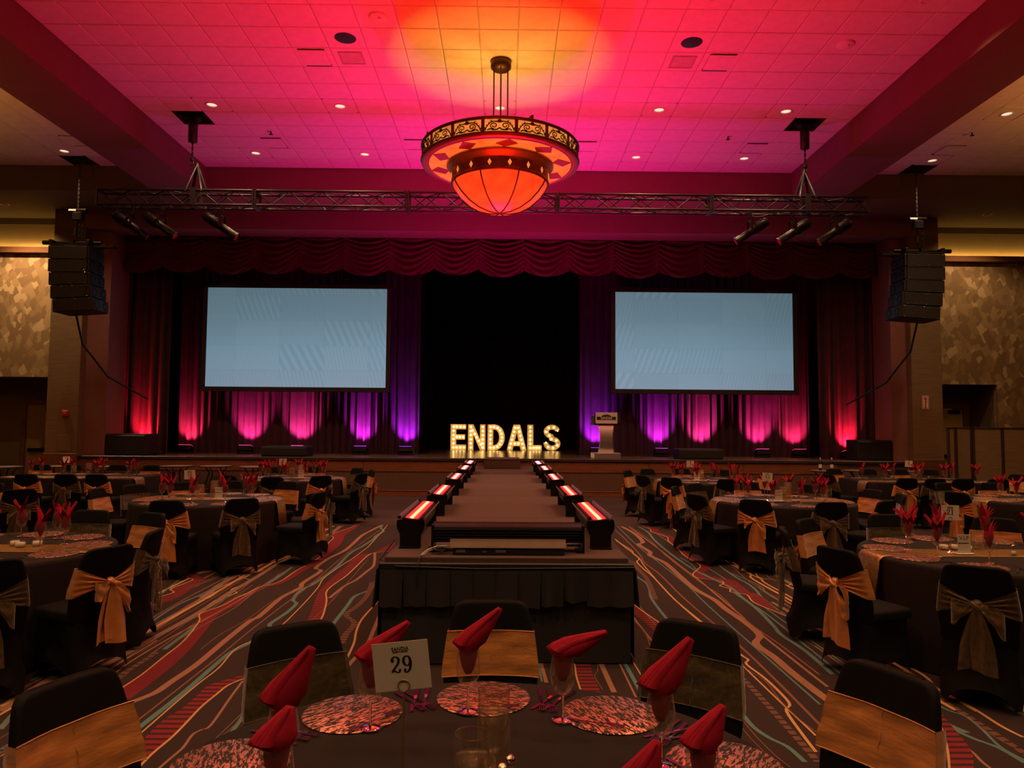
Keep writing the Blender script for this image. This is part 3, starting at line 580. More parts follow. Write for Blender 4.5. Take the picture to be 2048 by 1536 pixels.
def build_tiles():
    rest = MB(); gb = MB(); singles = []
    rnd = random.Random(3)
    for bay, xa, xb, ya, yb in tile_centres():
        c = ((xa + xb) / 2, (ya + yb) / 2)
        if snap(c) in skip: continue
        vis = ya > 9.6 and abs(c[0] + .17) < 11.5
        if vis: singles.append((bay, c, xb - xa, yb - ya))
        elif True:
            g = .008; rest.box((xa + g, ya + g, CZ - .004), (xb - g, yb - g, CZ + .02))
    # grid of T-bars, one mesh per bay, seen only as the joints between tiles
    for bay, (x0, x1) in enumerate(((XL, XR), (-18, -8.27), (7.93, 18))):
        for i in range(-32, 32):
            x = VX0 + (i - .5) * TS
            if x0 < x < x1: gb.box((x - .012, -6, CZ + .008), (x + .012, YH, CZ + .016))
        for j in range(-34, 8):
            y = YT + (j - .5) * TS
            if -6 < y < YH: gb.box((x0, y - .012, CZ + .0075), (x1, y + .012, CZ + .0155))
    ob('ceiling_grid', gb, ceil, mats=m_grid)['kind'] = 'stuff'
    ht = hole_tile()
    singles.sort(key=lambda s: (s[0] != 0, s[1][1]))
    for n, (bay, c, wx, wy) in enumerate(singles):
        if snap(c) in down_at:
            ob('tile', ht, ceil, (c[0], c[1], CZ))
        elif n < 290:
            o = ob('tile', tile_mesh(wx, wy), ceil, (c[0], c[1], CZ + rnd.uniform(-.001, .0015)))
        else:
            rest.box((c[0] - wx / 2 + .006, c[1] - wy / 2 + .006, CZ - .004), (c[0] + wx / 2 - .006, c[1] + wy / 2 - .006, CZ + .02))
    ob('ceiling_tiles', rest, ceil, mats=m_tile)['kind'] = 'stuff'
build_tiles()
def snapped(p):
    i, j = snap(p); return (VX0 + i * TS, YT + j * TS)
# ------------------------------------------------------------------ ceiling fittings
m_can = pbr('can_reflector', (.75, .66, .55), .3, .4, var=.03, bump=0)
m_lens = emis('downlight_lamp', (1, .80, .58), .95)
def make_downlight():
    t = thing('ceiling_downlight', '', 'downlight', group='round recessed downlights in the ceiling')
    ob('trim_ring', MB().lathe([(.118, .004), (.118, -.008), (.098, -.008), (.092, .0)], 24), t, mats=m_white)
    ob('reflector', MB().lathe([(.092, 0), (.08, .07), (.06, .11)], 24).lathe([(.12, .003), (.12, .115), (.055, .115)], 24), t, mats=m_can)
    ob('lamp', MB().lathe([(.001, .012), (.086, .012), (.088, .03)], 24), t, mats=m_lens)
    return t
DOWN = [snapped(p) for p in DOWN]
# cans farther back that stay out of the picture, light only
DOWN_OFF = [(x, y) for y in (6.0, 2.0, -2.0) for x in (-5.6, -2.0, 2.0, 5.6)] + [(-3.2, 9.86)] + [(sx * 10.5, y) for sx in (-1, 1) for y in (9.5, 5.0, 1.0)]
def row_name(y): return 'row ahead of the pendant' if y < 12 else ('row by the pendant rods' if y < 15 else 'row by the stage soffit')
order = ['outermost, on the alarm side', 'second from the alarm side', 'in the middle', 'second from the lectern side', 'outermost, on the lectern side']
ords = ['first', 'second', 'third', 'fourth', 'fifth']
dl = make_downlight()
row_count = {}
def ceiling_hole_ok(p): return p
for i, (x, y) in enumerate(DOWN):
    o = dl if i == 0 else dup(dl, (x, y, CZ - .005))
    o.location = (x, y, CZ - .006)
    if abs(x) > 8.5: lab = 'round recessed downlight in the side ceiling %s' % ('on the lectern side, %s' % ('hall end' if y < 14 else 'stage end') if x > 0 else 'beyond the alarm side beam')
    else:
        k = row_count.setdefault(y, 0); row_count[y] = k + 1
        lab = 'recessed ceiling downlight, %s from the alarm side, %s' % (ords[k], row_name(y))
    o['label'] = lab
    lamp('SPOT', 'downlight_beam', (x, y, CZ - .03), K_DOWN, WARM, (x, y, 0), .07, 118, .6)
for i, (x, y) in enumerate(((-12.64, 18.05), (12.24, 18.05))):
    o = dup(dl, (x, y, HZ - .006), label='round recessed downlight in the low soffit %s' % ('above the leaf wallpaper beside the alarm box' if x < 0 else 'above the folding partition'))
    lamp('SPOT', 'downlight_beam', (x, y, HZ - .03), K_DOWN * (3.2 if x < 0 else 1.1), WARM, (x, y + .4, 0), .07, 125, .6)
for x, y in DOWN_OFF:
    lamp('SPOT', 'downlight_beam', (x, y, CZ - .03), K_DOWN, WARM, (x, y, 0), .07, 118, .6)
# air vents: a drop panel with an open slot
def make_vent():
    t = thing('ceiling_vent', '', 'vent', group='square slot air vents in the ceiling')
    ob('drop_panel', MB().box((-.22, -.27, -.03), (.22, .22, -.018), c=.006), t, mats=m_tile)
    ob('slot', MB().box((-.21, .225, -.012), (.21, .285, -.004)), t, mats=m_plastic)
    ob('frame', MB().box((-.3, -.3, .0), (.3, -.27, .012)).box((-.3, .285, .0), (.3, .3, .012)).box((-.3, -.27, 0), (-.22, .285, .012)).box((.22, -.27, 0), (.3, .285, .012)).box((-.2, -.2, -.018), (-.17, .2, .05)).box((.17, -.2, -.018), (.2, .2, .05)).box((-.22, -.27, .03), (.22, .285, .05)), t, mats=m_tile)
    return t
vt = make_vent()
vl = ['beside the grille ahead of the pendant, alarm side', 'beside the grille ahead of the pendant, lectern side', 'between the outer downlights, alarm side', 'between the outer downlights, lectern side',
      'behind the pendant ring, alarm side', 'behind the pendant ring, lectern side', 'in the side ceiling past the lectern side beam', 'in the side ceiling past the alarm side beam']
for i, p in enumerate(vents):
    x, y = snapped(p); o = vt if i == 0 else dup(vt, (x, y, CZ)); o.location = (x, y, CZ); o['label'] = 'square ceiling air vent, ' + vl[i]
for i, p in enumerate(grilles):
    x, y = snapped(p)
    g = thing('return_grille', 'pale square return air grille in a ceiling tile, ' + ('alarm side' if x < 0 else 'lectern side'), 'grille', (x, y, CZ), group='square return grilles')
    mb = MB()
    for k in range(12): mb.box((-.17, -.165 + k * .028, -.012), (.17, -.15 + k * .028, -.005))
    ob('slats', mb, g, mats=m_tile)['kind'] = 'stuff'
    ob('frame', MB().box((-.2, -.2, -.014), (.2, -.17, -.003)).box((-.2, .17, -.014), (.2, .2, -.003)).box((-.2, -.17, -.014), (-.17, .17, -.003)).box((.17, -.17, -.014), (.2, .17, -.003)), g, mats=m_grid)
for x, y, s in ((-2.56, 11.08, 'alarm'), (2.90, 11.08, 'lectern')):
    g = thing('ceiling_speaker', 'round black ceiling speaker ahead of the pendant, %s side' % s, 'speaker', (x, y, CZ), group='round black ceiling speakers')
    ob('grille', MB().lathe([(.001, -.012), (.14, -.01), (.165, -.006), (.17, -.0035)], 28), g, mats=m_plastic)
for x, y, s in ((-1.94, 10.47, 'alarm'), (5.34, 11.08, 'lectern')):
    g = thing('smoke_detector', 'small white round smoke detector on the ceiling, %s side' % s, 'detector', (x, y, CZ), group='white smoke detectors')
    ob('base', MB().lathe([(.001, -.028), (.125, -.028), (.14, -.015), (.14, -.004)], 28), g, mats=m_white)
    ob('sensor', MB().sphere((.03, -.02, -.028), .028, n=12, m=6), g, mats=m_white)
for x, y, s in ((-4.9, 14.74, 'alarm side, inside the long beam'), (4.6, 14.74, 'lectern side, inside the long beam'), (9.5, 14.4, 'lectern side, beyond the long beam'), (-10.4, 14.4, 'alarm side, beyond the long beam')):
    g = thing('sprinkler_head', 'tiny dark sprinkler head, ' + s, 'sprinkler', (x, y, CZ), group='sprinkler heads')
    ob('body', MB().cyl((0, 0, -.004), (0, 0, -.06), .012, 8).lathe([(.001, -.062), (.045, -.065), (.045, -.068), (.001, -.068)], 10), g, mats=m_dkmetal)
# hoist openings in the ceiling
for i, p in enumerate(hoist):
    x, y = snapped(p); mb = MB(); a = .3048
    for (xa, ya, xb, yb) in ((-a, -a, a, -a + .012), (-a, a - .012, a, a), (-a, -a, -a + .012, a), (a - .012, -a, a, a)):
        mb.box((xa, ya, CZ - .002), (xb, yb, CZ + .3))
    mb.box((-.28, .1, CZ + .06), (.28, .16, CZ + .12))
    o = ob('hoist_opening', mb, ceil, (x, y, 0), mats=PLEN)

# ------------------------------------------------------------------ lighting truss
TY, TZ, TS_ = 14.13, 6.20, .30
def tubes(p, q, r, n=8): return MB().cyl(p, q, r, n)
truss = thing('lighting_truss', 'long black box truss hung across the hall in front of the stage', 'truss', (0, TY, 0))
def build_truss():
    xs = [-8.03, -4.94, -1.96, 1.0, 4.03, 7.15]
    brace = {}
    for k in range(5):
        a, b = xs[k] + .03, xs[k + 1] - .03
        sec = ob('truss_section', MB().box((a - .02, -.17, TZ - .17), (a + .01, .17, TZ - .13)).box((a - .02, -.17, TZ + .13), (a + .01, .17, TZ + .17)).box((a - .02, -.17, TZ - .13), (a + .01, -.13, TZ + .13)).box((a - .02, .13, TZ - .13), (a + .01, .17, TZ + .13)).box((b - .01, -.17, TZ - .17), (b + .02, .17, TZ - .13)).box((b - .01, -.17, TZ + .13), (b + .02, .17, TZ + .17)).box((b - .01, -.17, TZ - .13), (b + .02, -.13, TZ + .13)).box((b - .01, .13, TZ - .13), (b + .02, .17, TZ + .13)), truss, mats=m_truss)
        ch = MB().cyl((a, 0, 0), (b, 0, 0), .025, 8).mesh('chord', m_truss)
        for sy in (-1, 1):
            for sz in (-1, 1): ob('chord', ch, sec, (0, sy * .145, TZ + sz * .145))
        n = 9; L = (b - a) / n
        up = MB().cyl((0, 0, -.135), (L, 0, .135), .0125, 6).mesh('brace', m_truss); dn = MB().cyl((0, 0, .135), (L, 0, -.135), .0125, 6).mesh('brace', m_truss)
        uh = MB().cyl((0, -.135, 0), (L, .135, 0), .0125, 6).mesh('brace', m_truss); dh = MB().cyl((0, .135, 0), (L, -.135, 0), .0125, 6).mesh('brace', m_truss)
        for i in range(n):
            ob('brace', (up if i % 2 else dn), sec, (a + i * L, -.145, TZ)); ob('brace', (dn if i % 2 else up), sec, (a + i * L, .145, TZ))
            ob('brace', (uh if i % 2 else dh), sec, (a + i * L, 0, TZ - .145)); ob('brace', (dh if i % 2 else uh), sec, (a + i * L, 0, TZ + .145))
    mb = MB(); rnd = random.Random(5)
    for x0 in (-5.3, -4.6, 4.0, 5.0, -2.2, 2.3, -7.2, 6.2):
        pts = [(x0 + k * .11, rnd.uniform(-.12, .12), TZ + .175 + .02 * math.sin(k * 1.3)) for k in range(9)]; mb.tube(pts, .011, 5)
    ob('cable_bundle', mb, truss, mats=m_plastic)
    # slings up to the hoists
    for x in (-6.13, 5.93):
        s = ob('lifting_sling', MB().tube([(x - .16, -.15, TZ + .12), (x, 0, TZ + .72), (x + .16, .15, TZ + .12)], .028, 6).tube([(x - .16, .15, TZ + .12), (x, 0, TZ + .72), (x + .16, -.15, TZ + .12)], .028, 6).box((x - .05, -.19, TZ - .16), (x + .05, .19, TZ + .19)), truss, mats=m_plastic)
build_truss()
def chain(mb, x, y, z0, z1, s=.05):
    n = int((z1 - z0) / s)
    for i in range(n):
        z = z0 + (i + .5) * (z1 - z0) / n; h = s * .62
        if i % 2: mb.box((x - .016, y - .005, z - h), (x + .016, y + .005, z + h))
        else: mb.box((x - .005, y - .016, z - h), (x + .005, y + .016, z + h))
    return mb
for x, s in ((-6.16, 'alarm'), (5.95, 'lectern')):
    xx, yy = snapped((x, 14.13))
    h = thing('chain_hoist', 'black chain hoist dropping from a ceiling opening to the truss, %s side' % s, 'hoist', (xx, yy, 0), group='chain hoists holding the truss')
    ob('chain_bag', MB().lathe([(.02, 7.35), (.085, 7.36), (.09, 7.75), (.06, 7.8)], 14, cap0=True, cap1=True), h, mats=m_plastic)
    ob('motor', MB().box((-.14, -.1, 7.80), (.14, .1, 8.02), c=.03).cyl((-.22, 0, 7.92), (.22, 0, 7.92), .07, 12), h, mats=m_dkmetal)
    ob('chain', chain(MB(), 0, 0, 6.94, 7.36), h, mats=m_dkmetal)
    ob('hook', MB().tube([(0, 0, 6.98), (.03, 0, 6.95), (.03, 0, 6.91), (0, 0, 6.89), (-.03, 0, 6.92)], .013, 6).box((-.035, -.03, 6.97), (.035, .03, 7.05), c=.01), h, mats=m_dkmetal)
# profile spotlights under the truss
m_gel = pbr('spot_front', (.3, .03, .03), .4, bump=0)
def make_spot():
    t = thing('profile_spotlight', '', 'spotlight', group='profile spotlights under the truss')
    ob('clamp', MB().box((-.03, -.04, -.02), (.03, .04, .07), c=.008).cyl((0, 0, -.12), (0, 0, 0), .014, 8), t, mats=m_dkmetal)
    ob('yoke', MB().box((-.025, -.13, -.12), (.025, .13, -.105)).box((-.02, -.135, -.36), (.02, -.122, -.105)).box((-.02, .122, -.36), (.02, .135, -.105)), t, mats=m_dkmetal)
    M = Tm(0, 0, -.34, 0, 0, math.radians(124))
    ob('barrel', MB().lathe([(.03, -.42), (.085, -.40), (.095, -.28), (.095, -.08), (.075, -.04), (.075, .3), (.085, .31), (.085, .36)], 16, M=M, cap0=True), t, mats=m_dkmetal)
    mb = MB()
    for k in range(7): mb.lathe([(.10, -.36 + k * .04), (.108, -.355 + k * .04), (.10, -.35 + k * .04)], 14, M=M)
    ob('heat_fins', mb, t, mats=m_dkmetal)
    ob('lens', MB().lathe([(.001, .33), (.07, .335), (.083, .33)], 14, M=M), t, mats=m_gel)
    ob('power_cable', MB().tube([(.0, 0, -.0), (-.12, .03, -.04), (-.26, .03, -.02), (-.36, .02, .02)], .008, 5, M=None), t, mats=m_plastic)
    return t
sp = make_spot()
SPOTS = [(-7.30, .25, 0, 'outermost on the alarm side'), (-6.72, -.1, 0, 'second from the alarm side end'), (-5.55, 0, 0, 'hung alone beyond the alarm side pair'),
         (4.78, 0, PI, 'first of the lectern side three'), (5.62, .1, PI, 'middle of the lectern side three'), (6.42, 0, PI, 'outermost of the lectern side three')]
for i, (x, dz, rz, lab) in enumerate(SPOTS):
    o = sp if i == 0 else dup(sp, (0, 0, 0)); o.location = (x, TY - .145, TZ - .246); o.rotation_euler = (0, 0, rz + dz); o['label'] = 'black profile spotlight under the truss, ' + lab

# ------------------------------------------------------------------ loudspeaker arrays
m_cab = pbr('cabinet_black', (.007, .0055, .005), .65, var=.15, scale=20, bump=.15, bscale=350)
m_edge = pbr('cabinet_edge', (.05, .045, .04), .4, .5, bump=0)
def line_array(x, y, sgn, side):
    t = thing('line_array_speaker', 'black hanging line array speaker of five cabinets, %s side' % side, 'speaker', (x, y, 0), group='hanging line arrays')
    z = 5.80
    for k in range(5):
        h = .30; tilt = [0, 1.5, 4, 7.5, 11][k] * sgn; off = [0, .01, .035, .085, .15][k] * sgn
        M = Tm(off, 0, z - h / 2 - .01, ry=math.radians(-tilt) * .35)
        c = ob('cabinet', MB().box((-.44, -.33, -h / 2 + .006), (.44, .33, h / 2 - .006), M=M, c=.012), t, mats=m_cab)
        mb = MB()
        for xx in (-.38, -.19, .06, .38):
            for zz in (-h / 2 + .03, h / 2 - .03): mb.sphere((xx, -.333, zz), .011, n=6, m=4, M=M)
        ob('screw', mb, c, mats=m_steel)
        if k < 2: ob('edge_trim', MB().box((-.43, -.335, -h / 2), (.43, -.325, -h / 2 + .012), M=M), c, mats=m_edge)
        g = ob('baffle', MB().box((sgn * .44, -.31, -h / 2 + .02), (sgn * .475, .31, h / 2 - .02), M=M, c=.008), c, mats=m_plastic)
        mb = MB()
        for yy in (-.18, .18): mb.lathe([(.115, 0), (.10, .012), (.03, -.01), (.001, .0)], 16, M=M @ Tm(sgn * .478, yy, 0, ry=sgn * PI / 2))
        ob('cone', mb, c, mats=m_cab)
        z -= h
    b = ob('rigging_frame', MB().cyl((-.62, -.1, 5.90), (.62, -.1, 5.90), .03, 10).cyl((-.62, .2, 5.90), (.62, .2, 5.90), .03, 10).box((-.46, -.3, 5.80), (-.38, .3, 5.93), c=.01).box((.38, -.3, 5.80), (.46, .3, 5.93), c=.01).box((-.44, -.33, 5.80), (.44, -.31, 5.83)).box((-.04, -.2, 5.86), (.04, .25, 5.96)).cyl((-sgn * .70, -.1, 5.90), (-sgn * .5, -.1, 5.90), .05, 10).box((sgn * .5, -.2, 5.78), (sgn * .95, .0, 5.82)).box((sgn * .62, -.1, 5.8), (sgn * .72, 0, 5.88)), t, mats=m_dkmetal)
    ob('hoist_motor', MB().box((-.1, -.09, 6.42), (.12, .09, 6.64), c=.03).cyl((-.2, 0, 6.68), (.2, 0, 6.68), .05, 12).cyl((0, 0, 5.93), (0, 0, 6.45), .02, 8).cyl((-.03, -.02, 6.1), (-.03, -.02, 6.26), .045, 10), t, mats=m_dkmetal)
    ob('hoist_label', MB().box((-.19, -.056, 6.66), (-.02, -.05, 6.70)), t, mats=m_white)
    ob('chain', chain(MB(), 0, 0, 6.72, 8.17), t, mats=m_edge)
    ob('slack_chain', chain(chain(MB(), .08, -.05, 6.0, 6.5, .06), .13, -.02, 5.98, 6.35, .06), t, mats=m_dkmetal)
    ob('speaker_cable', MB().tube([(.05 * sgn, 0, 4.3), (.12 * sgn, .2, 3.6), (.35 * sgn, .9, 2.9), (.85 * sgn, 1.9, 2.4)], .022, 6), t, mats=m_plastic)
    return t
line_array(-9.90, 16.57, 1, 'alarm')
line_array(9.58, 16.57, -1, 'lectern')

# ------------------------------------------------------------------ stage
STZ = .967
def build_stage():
    st = struct('stage', MB().box((-10.78, 18.54, .0), (10.40, 28.4, STZ)), m_stagefloor)
    ob('stage_nosing', MB().box((-10.78, 18.47, .885), (10.40, 18.54, STZ), c=.012), st, mats=pbr('nosing', (.035, .02, .016), .4, bump=.05))
    wd = MB().box((-1.205, 18.50, .62), (1.205, 18.54, .88), c=.004).mesh('fascia_panel', m_wood)
    pn = MB().box((-1.205, 18.515, .15), (1.205, 18.54, .612), c=.004).mesh('lower_panel', m_olive2)
    for k in range(9):
        x = -9.62 + k * 2.415
        if x + 1.2 > 10.5: break
        ob('fascia_panel', wd, st, (x, 0, 0)); ob('lower_panel', pn, st, (x, 0, 0))
    ob('fascia_base', MB().box((-10.78, 18.49, 0), (10.40, 18.54, .13), c=.006).box((-10.78, 18.48, .13), (10.40, 18.54, .152), c=.005), st, mats=m_wood)
m_olive2 = pbr('stage_front_brown', (.10, .05, .026), .8, var=.1, scale=5, bump=.05)
build_stage()

def mat_velvet(name, c):
    t = NT(name); v = t.coord('Object')
    return t.end(t.bsdf(t.ramp(t.noise(v, 3, 3), [(.3, mixc(c, .8)), (.7, mixc(c, 1.2))]), .8, spec=.25, sheen=.08, sheentint=(.8, .3, .4), bump=t.noise(v, 90, 2), bstr=.1, bdist=.003))
m_velvet = mat_velvet('burgundy_velvet', (.040, .014, .018))
m_velvet_dk = mat_velvet('black_velvet', (.020, .010, .012))
def drape(name, label, x0, x1, y, z0, z1, mat, pitch=.22, amp=.075, seed=1, cat='curtain', y1=None, group='stage drapes'):
    rnd = random.Random(seed); n = int((x1 - x0) / .028); nz = 7
    ph = [rnd.uniform(0, 6.28) for _ in range(4)]
    def fn(u, v):
        x = x0 + (x1 - x0) * u; z = z0 + (z1 - z0) * v
        k = 2 * PI * (x + .05 * math.sin(x * 1.7 + ph[3])) / pitch
        a = amp * (.75 + .35 * math.sin(x * 1.1 + ph[0])) * (1 - .25 * v)
        yy = y + ((y1 - y) * u if y1 else 0) + a * (math.sin(k + ph[1] + .25 * math.sin(3 * v + ph[0])) + .35 * math.sin(2.1 * k + ph[2])) + .05 * math.sin(x * .9 + ph[2])
        return (x + .02 * math.sin(k * 2) * (1 - v), yy, z)
    return tag(ob(name, MB().grid(fn, n, nz), mats=mat), label, cat, group)
ZT = 6.75
drape('stage_curtain', 'dark burgundy stage drape beside the alarm box pilaster, red light at its foot', -10.85, -9.1, 19.75, STZ, ZT, m_velvet, .24, .10, 1)
drape('stage_curtain', 'burgundy drape behind the screen on the alarm side, washed pink and violet', -9.3, -2.45, 20.85, STZ, ZT, m_velvet, .21, .075, 2)
drape('stage_curtain', 'burgundy drape behind the lectern and its screen, washed violet and pink', 2.15, 8.75, 20.85, STZ, ZT, m_velvet, .21, .075, 3)
drape('stage_curtain', 'dark burgundy stage drape beside the lectern side jamb, red light at its foot', 8.55, 10.32, 19.78, STZ, ZT, m_velvet, .24, .10, 4)
drape('stage_curtain', 'black backdrop curtain far behind the lit letters', -4.2, 4.2, 27.0, STZ, 8.2, m_velvet_dk, .3, .06, 5)
drape('stage_curtain', 'narrow black leg curtain edging the stage opening, alarm side', -3.2, -2.5, 22.6, STZ, 8.2, m_velvet_dk, .18, .05, 6)
drape('stage_curtain', 'narrow black leg curtain edging the stage opening, lectern side', 2.25, 2.9, 22.6, STZ, 8.2, m_velvet_dk, .18, .05, 7)
struct('wall_stage_back', MB().box((-12, 28.3, 0), (12, 28.5, 9)), pbr('stage_black', (.012, .010, .010), .9, bump=0))
struct('wall_stage_left', MB().box((-11.3, 19.62, 0), (-11.1, 28.4, 9)), MATS['stage_black'])
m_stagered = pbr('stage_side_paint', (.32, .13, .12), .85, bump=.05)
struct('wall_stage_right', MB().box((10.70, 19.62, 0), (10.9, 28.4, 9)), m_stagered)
struct('ceiling_stage', MB().box((-12, 19.25, 8.9), (12, 28.5, 9.1)), MATS['stage_black'])
# swagged valance
m_valance = mat_velvet('valance_velvet', (.10, .022, .034))
def valance():
    t = thing('stage_valance', 'swagged burgundy velvet valance across the top of the stage opening', 'valance', (0, 19.42, 0))
    W = 1.215; z0 = 6.82
    for var in range(3):
        rnd = random.Random(20 + var); sag = .33 + .03 * var; hh = .80 + .05 * rnd.random()
        fr = 8 + var * .6; ph = rnd.uniform(0, 6)
        def fn(u, v):
            x = (u - .5) * W; c = 4 * u * (1 - u)
            s = v - .30 * (c - .3) * (.4 + .6 * v)
            z = z0 - v * hh - sag * c * v * .55
            g = math.sin(2 * PI * fr * s * (.85 + .1 * math.sin(u * 3 + ph)) + ph)
            y = -.05 - .045 * g * (.35 + .65 * c) - .11 * c * v - .05 * math.sin(PI * u) - .04 * abs(u - .5)
            y += -.05 * math.exp(-((u - 0) / .06) ** 2) - .05 * math.exp(-((u - 1) / .06) ** 2)
            return (x, y, z - .012 * g * c)
        me = MB().grid(fn, 22, 64).mesh('swag', m_valance)
        for k in range(17):
            if k % 3 == var: ob('swag', me, t, (-9.85 + k * W, 0, 0))
valance()

# projection screens
def mat_screen(name, cx, cz, flip):
    t = NT(name); tc = t.n('ShaderNodeTexCoord'); sp_ = t.n('ShaderNodeSeparateXYZ'); t.l(tc.outputs['Object'], sp_.inputs[0])
    X, Z_ = sp_.outputs[0], sp_.outputs[2]
    gx = t.math('MULTIPLY', t.math('ADD', X, 2.5), .2); gz = t.math('MULTIPLY', t.math('ADD', Z_, 1.4), 1 / 2.8)
    vert = t.ramp(gz, [(0, (.30, .42, .55)), (.35, (.24, .40, .52)), (.75, (.17, .29, .36)), (1, (.15, .25, .31))])
    # panels of the video wall differ slightly
    br = t.n('ShaderNodeTexBrick'); br.offset = 0; br.inputs['Scale'].default_value = 1; br.inputs['Brick Width'].default_value = 1.235; br.inputs['Row Height'].default_value = .70
    br.inputs['Mortar Size'].default_value = .003; br.inputs['Color1'].default_value = (.96, .96, .96, 1); br.inputs['Color2'].default_value = (1.05, 1.02, 1.0, 1); br.inputs['Mortar'].default_value = (.75, .8, .85, 1)
    cb = t.n('ShaderNodeCombineXYZ'); t.l(t.math('ADD', X, 10.0 + cx), cb.inputs[0]); t.l(t.math('ADD', Z_, 10.0 + cz), cb.inputs[1]); t.l(cb.outputs[0], br.inputs['Vector'])
    # fine scan pattern whose pitch changes panel by panel
    px = t.math('FLOOR', t.math('DIVIDE', t.math('ADD', X, 10.0 + cx), 1.235)); pz = t.math('FLOOR', t.math('DIVIDE', t.math('ADD', Z_, 10.0 + cz), .70))
    rnd = t.n('ShaderNodeTexWhiteNoise', noise_dimensions='2D'); cb2 = t.n('ShaderNodeCombineXYZ'); t.l(px, cb2.inputs[0]); t.l(pz, cb2.inputs[1]); t.l(cb2.outputs[0], rnd.inputs['Vector'])
    fr = t.math('ADD', t.math('MULTIPLY', rnd.outputs['Value'], 90), 25)
    wav = t.math('SINE', t.math('ADD', t.math('MULTIPLY', X, fr), t.math('MULTIPLY', t.math('MULTIPLY', Z_, flip), 14)))
    amp = t.ramp(rnd.outputs['Value'], [(0, .09), (.45, .045), (.8, .012), (1, .02)])
    mod = t.math('ADD', t.math('MULTIPLY', wav, amp), 1.0)
    side = t.ramp(gx, [(0, .95 if flip > 0 else 1.08), (.5, 1.05), (1, 1.08 if flip > 0 else .85)])
    m1 = t.n('ShaderNodeMixRGB', blend_type='MULTIPLY'); m1.inputs[0].default_value = 1; t.l(vert, m1.inputs[1]); t.l(br.outputs['Color'], m1.inputs[2])
    m2 = t.n('ShaderNodeMixRGB', blend_type='MULTIPLY'); m2.inputs[0].default_value = 1; t.l(m1.outputs[0], m2.inputs[1]); t.l(mod, m2.inputs[2])
    m3 = t.n('ShaderNodeMixRGB', blend_type='MULTIPLY'); m3.inputs[0].default_value = 1; t.l(m2.outputs[0], m3.inputs[1]); t.l(side, m3.inputs[2])
    return t.end(t.bsdf((.02, .02, .02), .5, emit=m3.outputs[0], estr=.64))
m_frame = pbr('screen_frame', (.018, .012, .012), .5, bump=0)
for x0, x1, z0, z1, flip, s in ((-8.33, -3.33, 2.83, 5.60, 1, 'alarm'), (3.07, 8.06, 2.85, 5.58, -1, 'lectern')):
    cx, cz = (x0 + x1) / 2, (z0 + z1) / 2; w2, h2 = (x1 - x0) / 2, (z1 - z0) / 2
    t = thing('stage_screen', 'large glowing pale blue stage screen, %s side' % s, 'screen', (cx, 20.18, cz), group='stage screens')
    ob('display', MB().box((-w2, -.02, -h2), (w2, .0, h2)), t, mats=mat_screen('screen_image_' + s.split()[0], cx, cz, flip))
    b = .13
    ob('frame', MB().box((-w2 - b, -.05, h2), (w2 + b, .05, h2 + b), c=.01).box((-w2 - b, -.05, -h2 - b), (w2 + b, .05, -h2), c=.01).box((-w2 - b, -.05, -h2), (-w2, .05, h2), c=.01).box((w2, -.05, -h2), (w2 + b, .05, h2), c=.01).box((-w2, .005, -h2), (w2, .05, h2)), t, mats=m_frame)
    for dx in (-w2 * .8, w2 * .8): ob('hanging_wire', MB().cyl((dx, .0, h2 + b), (dx, 0, 8.9 - cz), .008, 5), t, mats=m_dkmetal)

# uplights along the drapes
m_uplens = {}
UPL = [(-9.72, 19.48, (1, .02, .06), 1.3, 'red'), (-8.93, 20.42, (1, .04, .16), .9, 'rose'), (-7.25, 20.42, (1, .05, .38), 1.0, 'pink'), (-5.80, 20.42, (1, .06, .45), 1.2, 'bright pink'), (-4.04, 20.42, (.62, .03, 1), 1.3, 'violet'), (-2.78, 20.42, (.36, .02, 1), 1.25, 'purple'),
       (2.58, 20.42, (.36, .02, 1), 1.2, 'purple'), (4.40, 20.42, (.62, .03, 1), 1.2, 'violet'), (5.62, 20.42, (1, .06, .5), 1.2, 'bright pink'), (7.25, 20.42, (1, .05, .38), 1.0, 'pink'), (8.3, 20.42, (1, .04, .2), .9, 'rose'), (9.28, 19.48, (1, .02, .08), 1.3, 'red')]
for i, (x, y, c, k, nm) in enumerate(UPL):
    sd = 'alarm' if x < 0 else 'lectern'
    t = thing('stage_uplight', 'small black floor uplight throwing %s light up the drape, %s side' % (nm, sd), 'uplight', (x, y, STZ), group='uplights along the stage drapes')
    ob('base_plate', MB().box((-.2, -.12, 0), (.2, .12, .025), c=.006).box((-.22, -.02, .0), (-.2, .04, .16)).box((.2, -.02, 0), (.22, .04, .16)), t, mats=m_dkmetal)
    mb = MB().box((-.19, -.10, -.08), (.19, .10, .07), M=Tm(0, 0, .15, rx=-.25), c=.015)
    for q in range(4): mb.box((-.17, -.115, -.07 + q * .035), (.17, -.1, -.055 + q * .035), M=Tm(0, 0, .15, rx=-.25))
    ob('housing', mb, t, mats=m_dkmetal)
    ob('lens_panel', MB().box((-.17, -.08, .07), (.17, .08, .075), M=Tm(0, 0, .15, rx=-.25)), t, mats=emis('uplight_lens_' + nm.replace(' ', '_'), c, 5))
    ob('floor_cable', MB().tube([(.2, 0, .012), (.32, -.05, .01), (.5, .02, .01), (.62, .0, .01)], .01, 5), t, mats=m_plastic)
    dy = .9
    lamp('SPOT', 'uplight_beam', (x, y + .0, STZ + .26), K_UP * k, c, (x, y + .5, STZ + .95), .05, 78, .8)

lamp('SPOT', 'backstage_red_light', (10.2, 20.25, 1.15), 160, (1, .02, .06), (10.7, 20.5, 3.4), .08, 100, .9)
